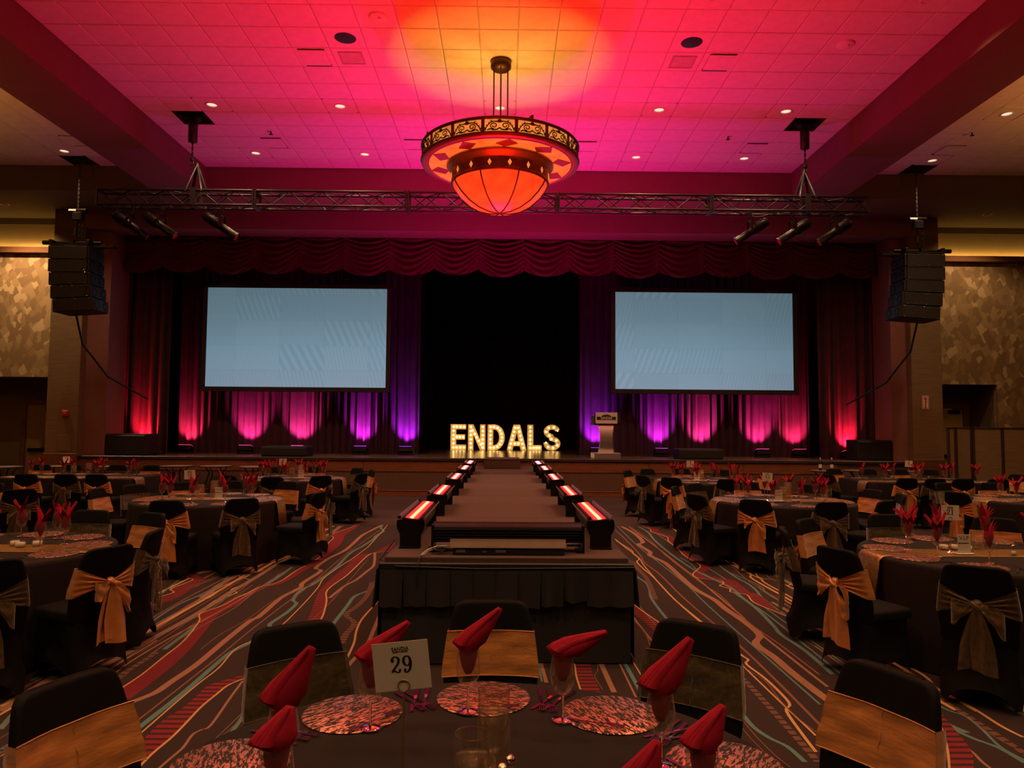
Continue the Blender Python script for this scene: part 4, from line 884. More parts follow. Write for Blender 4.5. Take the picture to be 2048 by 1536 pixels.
# stage loudspeakers
def sub(x0, x1, z1, lab, name):
    t = thing(name, lab, 'speaker', ((x0 + x1) / 2, 18.98, STZ), group='black speaker boxes on the stage'); w2 = (x1 - x0) / 2; h = z1 - STZ
    ob('cabinet', MB().box((-w2, -.3, 0), (w2, .35, h), c=.02), t, mats=m_cab)
    ob('grille', MB().box((-w2 + .04, -.315, .04), (w2 - .04, -.295, h - .04), c=.008), t, mats=m_plastic)
    for sx in (-1, 1): ob('handle', MB().box((sx * (w2 - .005) - .02, -.05, h * .55), (sx * (w2 - .005) + .02, .1, h * .68), c=.01), t, mats=m_dkmetal)
sub(-10.21, -9.17, 1.52, 'large black subwoofer box on the stage in front of the alarm side drape', 'subwoofer')
sub(9.10, 10.0, 1.50, 'large black subwoofer box on the stage in front of the lectern side drape', 'subwoofer')
sub(-6.24, -5.07, 1.23, 'low black speaker box at the stage edge below the screen, alarm side', 'stage_monitor')
sub(4.48, 5.63, 1.24, 'low black speaker box at the stage edge below the screen, lectern side', 'stage_monitor')

# lectern
def text_mesh(s, size, mat, bold=0.0, ext=.0008, name='lettering', xs=1.0):
    cu = bpy.data.curves.new('t', 'FONT'); cu.body = s; cu.size = size; cu.align_x = 'CENTER'; cu.align_y = 'CENTER'; cu.extrude = ext; cu.offset = bold; cu.resolution_u = 3
    o = bpy.data.objects.new('t', cu); COL.objects.link(o)
    me = bpy.data.meshes.new_from_object(o.evaluated_get(bpy.context.evaluated_depsgraph_get()))
    bpy.data.objects.remove(o); me.name = name; me.materials.clear(); me.materials.append(mat)
    me.transform(Matrix.Scale(xs, 4, (1, 0, 0)))
    return me
def stand_text(me, parent, loc, rx=PI / 2, rz=0, name='lettering'):
    o = ob(name, me, parent, loc); o.rotation_euler = (rx, 0, rz); return o
m_alu = pbr('brushed_aluminium', (.62, .56, .52), .32, .85, var=.06, scale=5, bump=.05, stretch=(40, 1, 1))
def lectern():
    t = thing('lectern', 'silver lectern with a curved column and black framed sign on the stage', 'lectern', (2.62, 18.98, STZ), .06)
    ob('base', MB().box((-.33, -.26, 0), (.36, .3, .15), c=.012), t, mats=m_alu)
    prof = []
    for k in range(13):
        v = k / 12; w_ = .165 + .045 * (2 * v - 1) ** 2; prof.append((w_, .15 + v * .72, -.10 - .07 * math.sin(PI * v)))
    rings = [[(-w_, y, z), (w_, y, z), (w_, y + .035, z), (-w_, y + .035, z)] for w_, z, y in prof]
    ob('front_column', MB().loft(rings, smooth=False), t, mats=m_alu)
    ob('inner_column', MB().box((-.09, -.02, .15), (.24, .2, .9), c=.01), t, mats=pbr('lectern_dark', (.05, .03, .05), .4, bump=0))
    ob('desk', MB().box((-.32, -.12, .87), (.38, .34, .93), c=.01).box((-.3, -.14, .93), (.36, -.1, 1.18), c=.008).box((-.32, -.14, .9), (-.29, .3, 1.1), c=.006).box((.35, -.14, .9), (.38, .3, 1.1), c=.006), t, mats=m_plastic)
    sg = ob('sign_plate', MB().box((-.285, -.165, .905), (.29, -.14, 1.195), c=.004), t, mats=pbr('sign_cream', (.62, .5, .45), .5, bump=0))
    arch = [(-.25, -.035), (.25, -.035), (.25, .045), (.13, .045)] + [(.13 * math.cos(a), .045 + .055 * math.sin(a)) for a in [PI * k / 10 for k in range(1, 10)]] + [(-.13, .045), (-.25, .045)]
    ob('emblem', MB().prism(arch, 0, .004, M=Tm(0, -.166, 1.04) @ Matrix.Rotation(PI / 2, 4, 'X')), sg, mats=m_ink)
    stand_text(text_mesh('SANDIA', .085, pbr('sign_lettering', (.7, .6, .52), .5, bump=0), .001), sg, (0, -.172, 1.052))
    stand_text(text_mesh('RESORT & CASINO', .03, MATS['sign_lettering']), sg, (0, -.172, 1.018))
    ob('microphone', MB().tube([(.06, .1, .93), (.1, .1, 1.2), (.16, .02, 1.36)], .006, 5).sphere((.165, .012, 1.375), .018, n=8, m=5), t, mats=m_dkmetal)
lectern()

# marquee letters
m_face = pbr('letter_face', (.85, .74, .52), .5, var=.03, bump=0)
m_rim = pbr('letter_rim', (.86, .82, .72), .45, var=.03, bump=0)
m_bulb = emis('marquee_bulb', (1, .60, .20), 6.5)
def curve_mesh(polys, depth, name, mat):
    cu = bpy.data.curves.new('c', 'CURVE'); cu.dimensions = '2D'; cu.fill_mode = 'BOTH'; cu.extrude = depth
    for p in polys:
        s = cu.splines.new('POLY'); s.points.add(len(p) - 1); s.use_cyclic_u = True
        for q, (x, y) in zip(s.points, p): q.co = (x, y, 0, 1)
    o = bpy.data.objects.new('c', cu); COL.objects.link(o)
    me = bpy.data.meshes.new_from_object(o.evaluated_get(bpy.context.evaluated_depsgraph_get()))
    bpy.data.objects.remove(o); me.name = name; me.materials.clear(); me.materials.append(mat); return me
def arc(cx, cy_, rx, ry, a0, a1, n=12):
    return [(cx + rx * math.cos(math.radians(a0 + (a1 - a0) * k / n)), cy_ + ry * math.sin(math.radians(a0 + (a1 - a0) * k / n))) for k in range(n + 1)]
def path_pts(pl, n):
    pl = [Vector(p) for p in pl]; L = [(pl[i + 1] - pl[i]).length for i in range(len(pl) - 1)]; T = sum(L); out = []
    for k in range(n):
        d = T * k / (n - 1) if n > 1 else 0
        for i, l in enumerate(L):
            if d <= l + 1e-9 or i == len(L) - 1: out.append(pl[i].lerp(pl[i + 1], d / l)); break
            d -= l
    return out
def s_outline():
    up = arc(.29, .65, .27, .24, 10, 270, 16); lo = arc(.29, .245, .28, .235, 90, -190, 18)
    c = [Vector(p) for p in up + lo[1:]]; w_ = .088; o1 = []; o2 = []
    c = [Vector((p[0], p[1])) for p in (arc(.29, .655, .20, .155, 12, 265, 16) + arc(.29, .245, .205, .155, 95, -192, 16))]
    for i, p in enumerate(c):
        t = (c[min(i + 1, len(c) - 1)] - c[max(i - 1, 0)]).normalized(); n = Vector((-t.y, t.x))
        o1.append(tuple(p + n * w_)); o2.append(tuple(p - n * w_))
    return [o1 + o2[::-1]], [tuple(p) for p in c]
LET = {}
LET['E'] = ([[(0, 0), (.54, 0), (.54, .19), (.2, .19), (.2, .36), (.5, .36), (.5, .54), (.2, .54), (.2, .71), (.54, .71), (.54, .89), (0, .89)]],
            [([(.1, .09), (.1, .80)], 6), ([(.21, .80), (.46, .80)], 3), ([(.21, .45), (.43, .45)], 3), ([(.21, .09), (.46, .09)], 3)])
LET['N'] = ([[(0, 0), (.19, 0), (.19, .52), (.41, 0), (.6, 0), (.6, .89), (.41, .89), (.41, .37), (.19, .89), (0, .89)]],
            [([(.095, .09), (.095, .80)], 6), ([(.505, .09), (.505, .80)], 6), ([(.16, .68), (.44, .2)], 5)])
LET['D'] = ([[(0, 0), (.24, 0)] + arc(.24, .445, .36, .445, -90, 90, 14)[1:] + [(0, .89)], [(.2, .18), (.2, .71)] + arc(.23, .445, .17, .265, 90, -90, 10)],
            [([(.1, .09), (.1, .80)], 6), ([(.22, .80)] + arc(.24, .445, .26, .355, 80, -80, 10) + [(.22, .09)], 9)])
LET['A'] = ([[(0, 0), (.2, 0), (.245, .15), (.445, .15), (.49, 0), (.69, 0), (.46, .89), (.23, .89)], [(.285, .32), (.405, .32), (.345, .60)]],
            [([(.11, .09), (.29, .78)], 6), ([(.40, .78), (.58, .09)], 6), ([(.28, .235), (.41, .235)], 2)])
LET['L'] = ([[(0, 0), (.5, 0), (.5, .19), (.21, .19), (.21, .89), (0, .89)]], [([(.105, .09), (.105, .80)], 6), ([(.22, .095), (.42, .095)], 3)])
so, scn = s_outline(); LET['S'] = (so, [(scn, 11)])
rank = {'E': 'first', 'N': 'second', 'D': 'third', 'A': 'fourth', 'L': 'fifth', 'S': 'last'}
bulb_me = MB().sphere((0, 0, 0), .029, n=8, m=6).mesh('bulb', m_bulb)
def wall_mesh(polys, y0, y1):
    mb = MB()
    for p in polys:
        n = len(p)
        for th in (0,):
            vs = [(x, z_, 0) for x, z_ in p]; rings = []
        a = [(x, y0, z_) for x, z_ in p]; b = [(x, y1, z_) for x, z_ in p]
        mb.loft([a, b], smooth=False, caps=False)
    return mb
for ch_, x in zip('ENDALS', (-1.87, -1.27, -.60, .06, .77, 1.33)):
    polys, bl = LET[ch_]
    t = thing('marquee_letter', 'lit marquee letter %s, %s of six bulb letters on the stage' % (ch_, rank[ch_]), 'letter', (x, 25.1, STZ), group='lit marquee letters')
    f = ob('letter_face', curve_mesh(polys, .008, 'letter_face', m_face), t); f.rotation_euler = (PI / 2, 0, 0)
    wm = wall_mesh(polys, -.085, .06).mesh('letter_rim', m_rim)
    r = ob('letter_rim', wm, t); md = r.modifiers.new('thickness', 'SOLIDIFY'); md.thickness = .012; md.offset = 0
    for pl, n in bl:
        for q in path_pts(pl, n): ob('bulb', bulb_me, t, (q.x, -.045, q.y))

# ------------------------------------------------------------------ pendant
def mat_amber(name, c0, c1, strength, sc=6):
    t = NT(name); v = t.coord('Object'); n = t.noise(v, sc, 4, .6)
    c = t.ramp(n, [(.3, c0), (.7, c1)])
    return t.end(t.bsdf(mat_c(t, c), .35, emit=c, estr=strength))
def mat_c(t, c): return c
m_amber = mat_amber('amber_glass', (.62, .20, .03), (.85, .34, .06), .8)
m_amber2 = mat_amber('amber_glass_ring', (.62, .17, .02), (.90, .33, .05), .5)
m_bowl = mat_amber('amber_bowl_glass', (.62, .07, .012), (.85, .13, .02), .55, 4)
def pendant():
    cx, cyy = -.115, 11.74
    t = thing('pendant_chandelier', 'large round amber glass pendant with scrolled iron band hung from the ceiling', 'chandelier', (cx, cyy, 0))
    ob('ceiling_canopy', MB().lathe([(.001, 7.70), (.14, 7.70), (.145, 7.72), (.17, 7.73), (.17, 7.83), (.16, 7.843)], 32), t, mats=m_bronze)
    for a in (0, 90, 180, 270):
        x, y = .115 * math.cos(math.radians(a)), .115 * math.sin(math.radians(a))
        ob('rod', MB().cyl((x, y, 6.40), (x, y, 7.72), .0125, 8), t, mats=m_bronze)
    ob('top_hub', MB().lathe([(.001, 6.44), (.27, 6.44), (.28, 6.42), (.27, 6.395), (.001, 6.395)], 28), t, mats=m_bronze)
    R = 1.27
    mb = MB().lathe([(R, 6.31), (R + .03, 6.315), (R + .035, 6.335), (R + .02, 6.355), (R - .02, 6.355), (R - .02, 6.31)], 72)
    for k in range(4): mb.box((.1, -.015, 6.40), (R - .01, .015, 6.425), M=Tm(rz=k * PI / 2 + .4))
    for k in range(4): mb.box((R - .03, -.012, 6.33), (R - .005, .012, 6.415), M=Tm(rz=k * PI / 2 + .4))
    ob('top_rim', mb, t, mats=m_bronze)
    zb, zt = 6.12, 6.31
    ob('lower_rim', MB().lathe([(R - .02, zb), (R - .02, zb - .03), (R + .02, zb - .035), (R + .035, zb - .02), (R + .03, zb - .004), (R, zb)], 72), t, mats=m_bronze)
    N = 16
    for k in range(N):
        a0, a1 = 2 * PI * (k - .45) / N, 2 * PI * (k + .45) / N
        rings = [[((R + dr) * math.cos(a), (R + dr) * math.sin(a), z) for dr, z in ((-.008, zb), (.0, zb), (.0, zt), (-.008, zt))] for a in [a0 + (a1 - a0) * i / 5 for i in range(6)]]
        p = ob('frieze_panel', MB().loft(rings, smooth=False), t, mats=m_amber)
        # scrollwork: two spirals, stepped cross and thorny arch
        am = (a0 + a1) / 2; W = R * (a1 - a0); g = 1.22
        def P(u, z): a = am + u * g / R; return ((R + .008) * math.cos(a), (R + .008) * math.sin(a), z)
        sm = MB(); z_0 = zb + .012
        for s in (-1, 1):
            sp_ = []
            for i in range(15):
                q = i / 14; r = .050 * (1 - .72 * q); th = -PI / 2 + (2.6 * PI) * q
                sp_.append(P(s * (.068 + r * math.cos(th)), zb + .088 + r * math.sin(th)))
            sm.tube(sp_, .0085, 4)
            sm.tube([P(s * x, z) for x, z in ((.178, z_0), (.16, z_0 + .06), (.115, zb + .138), (.055, zb + .152), (.0, zb + .138))], .009, 4)
            sm.tube([P(s * x, z) for x, z in ((.0, zb + .055), (.03, zb + .028), (.075, zb + .024), (.12, zb + .04), (.15, zb + .02))], .010, 4)
            for i in range(4):
                x = .172 - i * .026; z = zb + .045 + i * .034
                sm.tube([P(s * x, z), P(s * (x + .02), z + .03)], .006, 4, radii=[.013, .002])
        sm.tube([P(-.045, zt - .04), P(.045, zt - .04)], .011, 4); sm.tube([P(-.022, zt - .022), P(.022, zt - .022)], .011, 4); sm.tube([P(0, zt - .05), P(0, zt)], .009, 4)
        ob('scrollwork', sm, p, mats=m_bronze)
        a = 2 * PI * (k + .5) / N
        ob('frieze_bar', MB().box((R - .012, -.024, zb - .002), (R + .016, .024, zt + .002), M=Tm(rz=a)), t, mats=m_bronze)
    # underside: metal rim with glass segments and big diamond plates between
    r0, za = .80, 6.055
    ob('under_rim', MB().lathe([(R + .015, zb - .03), (R + .02, zb - .06), (1.17, zb - .066), (1.165, zb - .05)], 72), t, mats=m_undermetal)
    for k in range(10):
        a0, a1 = 2 * PI * (k + .0) / 10, 2 * PI * (k + 1.0) / 10
        rings = [[(r * math.cos(a), r * math.sin(a), z) for r, z in ((1.17, zb - .060), (r0, za + .005), (r0, za + .013), (1.17, zb - .052))] for a in [a0 + (a1 - a0) * i / 5 for i in range(6)]]
        ob('under_glass', MB().loft(rings, smooth=False), t, mats=m_amber2)
        a = 2 * PI * (k + .5) / 10 + .1
        def Q(r, da, d=.012): return (r * math.cos(a + da), r * math.sin(a + da), za + .004 - d)
        d1 = [Q(1.168, .03), Q(1.03, .17), Q(.88, -.02), Q(1.0, -.16)]; d2 = [Q(1.168, .03, .0), Q(1.03, .17, .0), Q(.88, -.02, 0), Q(1.0, -.16, 0)]
        ob('diamond_plate', MB().loft([d1, d2], smooth=False), t, mats=m_undermetal)
    ob('brass_cone', MB().lathe([(.86, 6.06), (.885, 6.05), (.885, 6.035), (.86, 6.0), (.81, 5.95), (.80, 5.93)], 64), t, mats=m_brass)
    ob('bowl_band', MB().lathe([(.79, 5.96), (.805, 5.955), (.80, 5.90), (.795, 5.79), (.80, 5.765), (.81, 5.755), (.81, 5.735), (.77, 5.735)], 64), t, mats=m_bronze)
    for k in range(16):
        M = Tm(rz=2 * PI * (k + .5) / 16 + .0)
        d = [(.802, 0, 5.79), (.802, .032, 5.845), (.802, 0, 5.90), (.802, -.032, 5.845)]; e = [(.81, 0, 5.795), (.81, .03, 5.845), (.81, 0, 5.895), (.81, -.03, 5.845)]
        ob('band_diamond', MB().loft([d, e], M=M, smooth=False), t, mats=m_amber)
    prof = [(.78, 5.745), (.75, 5.68), (.67, 5.57), (.53, 5.44), (.36, 5.34), (.18, 5.285), (.03, 5.272)]
    for k in range(8):
        rings = [[(r * math.cos(a), r * math.sin(a), z) for r, z in prof] for a in [2 * PI * (k + i / 5) / 8 + PI / 8 for i in range(6)]]
        ob('bowl_panel', MB().loft(rings, ring_closed=False, caps=False), t, mats=m_bowl)
        a = 2 * PI * k / 8 + PI / 8
        ob('bowl_rib', MB().tube([((r + .006) * math.cos(a), (r + .006) * math.sin(a), z - .006) for r, z in prof], .011, 6), t, mats=m_bronze)
    ob('finial', MB().sphere((0, 0, 5.268), .03, n=10, m=6, sc=(1, 1, .7)), t, mats=m_bronze)
    for k in range(3):
        a = 2 * PI * k / 3 + .4; x, y = cx + .14 * math.cos(a), cyy + .14 * math.sin(a)
        lamp('SPOT', 'pendant_uplight', (x, y, 6.47), K_CHAND / 3, (1, .40, .055), (x, y, 8), .05, 107, .10)
m_undermetal = pbr('rose_bronze', (.30, .15, .13), .4, .7, var=.08, bump=.04)
pendant()
# ------------------------------------------------------------------ runway
RW0, RW1, RYF, RYB, RZ = -.90, .94, 5.53, 18.46, .777
def runway():
    t = thing('runway', 'long carpeted catwalk runway with black skirt leading to the stage', 'runway', (0, 0, 0))
    ys = [RYF, 7.95, 10.4, 12.85, 15.2, 17.0, RYB]
    for a, b in zip(ys, ys[1:]):
        ob('deck_panel', MB().box((RW0, a + .004, RZ - .09), (RW1, b - .004, RZ), c=.006), t, mats=m_deck)
    m_skirt = pbr('runway_skirt', (.013, .0115, .011), .8, var=.2, scale=6, bump=.2, bscale=300, sheen=.1)
    rnd = random.Random(2)
    ph = [rnd.uniform(0, 6) for _ in range(4)]
    def front(u, v):
        x = RW0 - .01 + (RW1 - RW0 + .02) * u; z = .012 + (RZ - .05) * v
        return (x, RYF - .035 - .022 * (1 - v) * (math.sin(7 * u + ph[0]) + .6 * math.sin(17 * u + ph[1]) + .4 * math.sin(11 * u + 5 * v)), z)
    ob('skirt', MB().grid(front, 60, 14), t, mats=m_skirt)
    for sx, x0 in ((-1, RW0), (1, RW1)):
        def side(u, v):
            y = RYF - .03 + (RYB - RYF) * u; z = .012 + (RZ - .06) * v
            return (x0 + sx * (.03 + .025 * (1 - v) * (math.sin(61 * u) + .5 * math.sin(97 * u + 1))), y, z)
        ob('skirt', MB().grid(side, 120, 6), t, mats=m_skirt)
    # box pleats of the short top valance
    N = 11; W = (RW1 - RW0 + .04) / N
    for k in range(N):
        x = RW0 - .02 + k * W; drop = .26 + rnd.uniform(-.01, .012) + (-.035 if k == 8 else 0); b = rnd.uniform(0, .02)
        def pl(u, v):
            return (x + W * (u * 1.02 - .01) + .01 * (1 - v) * math.sin(5 * u + k), RYF - .055 - .012 * u - b * (1 - v) - .014 * math.sin(PI * u) * (1 - v) - (.02 * math.sin(2 * PI * u) * (1 - v) if k in (8, 7) else 0), RZ - .085 - drop * (1 - v) - (.02 * math.sin(PI * u) if k in (8,) else .004 * math.sin(9 * u + k)) * (1 - v))
        ob('skirt_pleat', MB().grid(pl, 8, 6), t, mats=m_skirt)
    for sx, x0 in ((-1, RW0), (1, RW1)):
        def sp2(u, v): return (x0 + sx * (.05 + .025 * (1 - v)), RYF - .06 + 3.0 * u, RZ - .085 - (.27 + .02 * math.sin(20 * u)) * (1 - v))
        ob('side_valance', MB().grid(sp2, 40, 3), t, mats=m_skirt)
    ob('edge_rail', MB().box((RW0 - .035, RYF - .05, RZ - .10), (RW1 + .035, RYF, RZ - .035), c=.008).box((RW0 - .035, RYF, RZ - .10), (RW0, RYB, RZ - .035)).box((RW1, RYF, RZ - .10), (RW1 + .035, RYB, RZ - .035)), t, mats=m_plastic)
    ob('trim_cord', MB().tube([(RW0 - .04, 6.3, RZ + .01), (RW0 - .045, 5.6, RZ - .03), (RW0 + .1, RYF - .055, RZ - .06), (-.2, RYF - .057, RZ - .075), (.4, RYF - .057, RZ - .068), (RW1 + .04, RYF - .056, RZ - .06)], .007, 5), t, mats=m_plastic)
runway()
t = thing('stage_step', 'low carpeted step box from the runway up to the stage', 'step', (-.06, 17.2, RZ + .001))
ob('step_box', MB().box((-.43, 0, 0), (.43, 1.24, .225), c=.012), t, mats=m_deck)
ob('nosing', MB().box((-.432, -.004, .205), (.432, .03, .228), c=.003), t, mats=MATS['nosing'])

# LED battens
def mat_batten(name, c, c2, i_=0):
    t = NT(name); tc = t.n('ShaderNodeTexCoord'); sp_ = t.n('ShaderNodeSeparateXYZ'); t.l(tc.outputs['Object'], sp_.inputs[0])
    across = t.math('ABSOLUTE', sp_.outputs[0])
    rows = t.ramp(t.math('FRACT', t.math('MULTIPLY', sp_.outputs[1], 24)), [(0, .25), (.2, 1), (.8, 1), (1, .25)])
    wd = .16 + .05 * i_
    col = t.ramp(t.math('MULTIPLY', across, 19), [(0, c2), (wd, c2), (min(.8, wd * 2.4), mixc(c, 1)), (1, mixc(c, .35))])
    mx = t.n('ShaderNodeMixRGB', blend_type='MULTIPLY'); mx.inputs[0].default_value = 1; t.l(col, mx.inputs[1]); t.l(rows, mx.inputs[2])
    return t.end(t.bsdf((.1, .02, .02), .3, emit=mx.outputs[0], estr=K_BATTEN))
m_barn = pbr('batten_flap', (.34, .30, .28), .35, .6, var=.05, bump=0)
BT = [(-.76, 6.62, 0), (-.745, 8.70, 1), (-.74, 11.1, 2), (-.74, 13.5, 3), (-.74, 15.55, 4), (.785, 6.62, 0), (.765, 8.70, 1), (.75, 11.1, 2), (.745, 13.5, 3), (.72, 15.55, 4)]
BC = [((1, .025, .03), (1, .42, .14)), ((1, .02, .04), (1, .34, .16)), ((1, .03, .06), (1, .40, .24)), ((1, .04, .10), (1, .44, .30)), ((1, .05, .14), (1, .48, .38))]
bl_ = ['at the hall end', 'second from the hall end', 'third from the hall end', 'fourth from the hall end', 'at the stage end']
bmats = [mat_batten('batten_lens_%d' % i, a, b, i) for i, (a, b) in enumerate(BC)]
def batten(x, y, i):
    sd = 'lectern' if x > 0 else 'alarm'; s = 1 if x > 0 else -1
    t = thing('runway_batten', 'glowing red LED batten on the runway edge, %s side, %s' % (sd, bl_[i]), 'stage light', (x, y, RZ + .001), group='red LED battens along the runway')
    L = .66 if i == 0 else .60; ry = -s * .10
    M = Tm(0, 0, .175, ry=ry)
    body = [(-.085, -.02), (-.07, -.07), (0, -.09), (.07, -.07), (.085, -.02), (.075, .055), (-.075, .055)]
    ob('housing', MB().loft([[(a, -L, b) for a, b in body], [(a, L, b) for a, b in body]], M=M, smooth=False), t, mats=m_dkmetal)
    ob('lens', MB().box((-.052, -L + .02, 0), (.052, L - .02, .006)), t, mats=bmats[i])
    t.children[-1].location = (math.sin(ry) * .058, 0, .175 + .058); t.children[-1].rotation_euler = (0, ry, 0)
    for q in (-1, 1): ob('reflector_flap', MB().box((q * .055 - .004, -L + .01, .05), (q * .055 + .004, L - .01, .105), M=M @ Tm(q * .012, 0, 0, ry=q * .42)), t, mats=m_barn)
    for q in (-1, 1):
        disc = [(.115 * math.cos(a), .02 + .115 * math.sin(a)) for a in [PI * 2 * k / 20 for k in range(20)] if not (.12 < (a / PI) < .88)]
        pl = MB().prism([(a, b) for a, b in disc], q * L - .008, q * L + .008, M=Tm(0, 0, .165) @ Matrix.Rotation(PI / 2, 4, 'X') @ Matrix.Scale(-1, 4, (0, 0, 1)))
        pl.box((-.085, q * L - .012, 0), (.085, q * L + .012, .13)).box((-.085, q * L - .06, 0), (.085, q * L + .02, .012))
        e = ob('end_plate', pl, t, mats=m_dkmetal)
        ob('knob', MB().cyl((-.09, q * L, .245), (-.09, q * (L + .03), .245), .014, 8).cyl((.09, q * L, .225), (.09, q * (L + .03), .225), .014, 8), e, mats=m_dkmetal)
for a in BT: batten(*a)
for x, y, i in BT:                     # collimated beams of the battens, straight up to the ceiling
    o = lamp('AREA', 'batten_beam', (x, y, RZ + .30), K_BEAM * BEAMK[i], BEAMC[i], None, 1.15, sizey=.10); o.rotation_euler = (PI, 0, PI / 2); o.data.spread = math.radians(125)

# big ribbed light bar at the runway end, its small controller and cables
def light_bar():
    t = thing('ribbed_light_bar', 'wide black ribbed light bar lying across the near end of the runway', 'stage light', (.03, 5.86, RZ + .001))
    ring = [(-.10, .075), (-.115, .10), (-.115, .165), (-.095, .20), (-.04, .215), (.06, .215), (.09, .19), (.09, .08)]
    ob('housing', MB().loft([[(-.58, y, z) for y, z in ring], [(.58, y, z) for y, z in ring]], smooth=False), t, mats=pbr('ribbed_black', (.005, .0045, .0045), .4, 0, bump=0, spec=.25))
    for k in range(6):
        z = .085 + k * .021; ob('rib', MB().box((-.575, -.128, z), (.575, -.112, z + .008), c=.002), t, mats=MATS['ribbed_black'])
    for s in (-1, 1): ob('end_bracket', MB().box((s * .59 - .008, -.15, 0), (s * .59 + .008, .10, .215), c=.004).box((s * .59 - .05, -.12, 0), (s * .59 + .008, .08, .01)), t, mats=m_dkmetal)
    ob('locking_lever', MB().box((.46, -.16, .055), (.57, -.145, .075), c=.004).cyl((.55, -.17, .065), (.55, -.14, .065), .012, 8), t, mats=m_dkmetal)
    c = thing('slim_controller', 'slim dark controller with an olive top in front of the ribbed light bar', 'controller', (.035, 5.665, RZ + .001))
    ob('body', MB().box((-.43, -.05, .0), (.43, .05, .055), c=.006), c, mats=m_plastic)
    ob('top_cover', MB().loft([[(-.445, -.06, .056), (.435, -.06, .056), (.445, .03, .105), (-.455, .03, .105)], [(-.445, -.056, .062), (.435, -.056, .062), (.445, .034, .111), (-.455, .034, .111)]], smooth=False), c, mats=pbr('olive_metal', (.10, .07, .035), .6, .1, bump=0))
    ob('info_label', MB().box((-.40, -.053, .02), (-.33, -.05, .04)).box((-.2, -.053, .02), (-.17, -.05, .035)).box((-.1, -.053, .02), (-.02, -.05, .04)), c, mats=pbr('dim_label', (.12, .10, .10), .5, bump=0))
    mb = MB(); rnd = random.Random(9)
    for k in range(9):
        pts = [(-.43, 5.67 + rnd.uniform(-.02, .02), RZ + .04)]
        for q in range(5): pts.append((-.46 - q * .025 + rnd.uniform(-.02, .02), 5.66 + rnd.uniform(-.05, .05), RZ + .012 + abs(rnd.uniform(0, .05))))
        mb.tube(pts, .004, 5)
    tag(ob('cable_tangle', mb, mats=m_plastic), 'tangle of thin black cables beside the slim controller', 'cable')
    w1 = MB(); 
    for d in (0, .012): w1.tube([(-.44, 5.69, RZ + .045 + d), (-.52, 5.68, RZ + .045 + d), (-.58, 5.62, RZ + .03 + d), (-.61, 5.56 + d, RZ + .012 + d), (-.625, 5.535, RZ + .01)], .006, 6)
    tag(ob('cord', w1, mats=pbr('grey_cable', (.45, .40, .36), .5, bump=0)), 'pair of pale grey cords curving off the controller', 'cord')
    tag(ob('cord', MB().tube([(-.625, 5.535, RZ + .012), (-.64, RYF - .075, RZ - .03), (-.642, RYF - .08, RZ - .12), (-.645, RYF - .082, RZ - .2)], .004, 5), mats=m_plastic), 'thin black cord hanging over the runway valance', 'cord')
light_bar()

# ------------------------------------------------------------------ banquet chair under a stretch cover
def rrect(hx, hy, r, n=5):
    out = []
    for sx, sy, a0 in ((1, 1, 0), (-1, 1, 90), (-1, -1, 180), (1, -1, 270)):
        for k in range(n + 1):
            a = math.radians(a0 + 90 * k / n); out.append((sx * (hx - r) + r * math.cos(a), sy * (hy - r) + r * math.sin(a)))
    return out
def lean(z): return -.185 - (z - .44) * .22
def half_w(z):
    pts = [(.40, .205), (.50, .222), (.60, .226), (.70, .214), (.78, .203), (.84, .190), (.868, .182), (.886, .170), (.896, .152), (.902, .135)]
    for (a, wa), (b, wb) in zip(pts, pts[1:]):
        if z <= b: return wa + (wb - wa) * max(0, (z - a)) / (b - a)
    return pts[-1][1]
def back_ring(z, grow=0.0, th=.024):
    w_ = half_w(z) + grow; t_ = th + grow; y0 = lean(z)
    out = []
    r = min(t_ * .95, .02 + grow); base = rrect(w_, t_, r, 4); pts = []
    for i, p in enumerate(base):
        pts.append(p); q = base[(i + 1) % len(base)]
        if abs(q[0] - p[0]) > .05: pts += [(p[0] + (q[0] - p[0]) * k / 9, p[1]) for k in range(1, 9)]
    for x, y in pts: out.append((x, y0 + y + .03 * (x / .22) ** 2 - .012, z))
    return out
def chair_meshes():
    back = MB()
    zs = [.40, .46, .52, .58, .64, .70, .76, .81, .845, .87, .885, .895]
    rings = [back_ring(z) for z in zs] + [back_ring(.902, -.004, .018), back_ring(.9045, -.02, .016)]
    back.loft(rings)
    seat = MB(); b = rrect(.222, .215, .06, 6)
    R = []
    for sc, z in ((.995, .415), (1.0, .44), (.985, .462), (.95, .474), (.8, .481), (.5, .484)):
        R.append([(x * sc, .015 + y * sc, z) for x, y in b])
    seat.loft(R)
    sk = MB(); ns = 40
    per = []
    for k in range(ns):
        a = 2 * PI * (k + .5) / ns; c, s = math.cos(a), math.sin(a); m = (abs(c) ** 5 + abs(s) ** 5) ** (1 / 5)
        per.append((c / m, s / m, max(0, 1 - (min(abs(c), abs(s)) / max(abs(c), abs(s))) * 1.12)))   # last: 1 mid side, 0 at the corners
    rows = 12; R = []
    for j in range(rows + 1):
        t = j / rows; ring = []
        for x, y, mid in per:
            hx = .222 + .012 * t; hyb = -.20 - .075 * t; hyf = .205 + .01 * t
            e = mid ** .7; inset = .05 * math.sin(PI * min(1, t * 1.05)) * e
            bot = .125 * (1 - (1 - e) ** 2) if True else 0
            z = .43 - (.43 - bot - .002) * t
            yy = (hyf if y > 0 else -hyb) * y
            xx = hx * x
            k = 1 - inset / .23
            ring.append((xx * k, yy * k, z))
        R.append(ring)
    sk.loft(R, caps=False)
    return back.mesh('chair_back', m_black), seat.mesh('chair_seat', m_black), sk.mesh('chair_skirt', m_black)
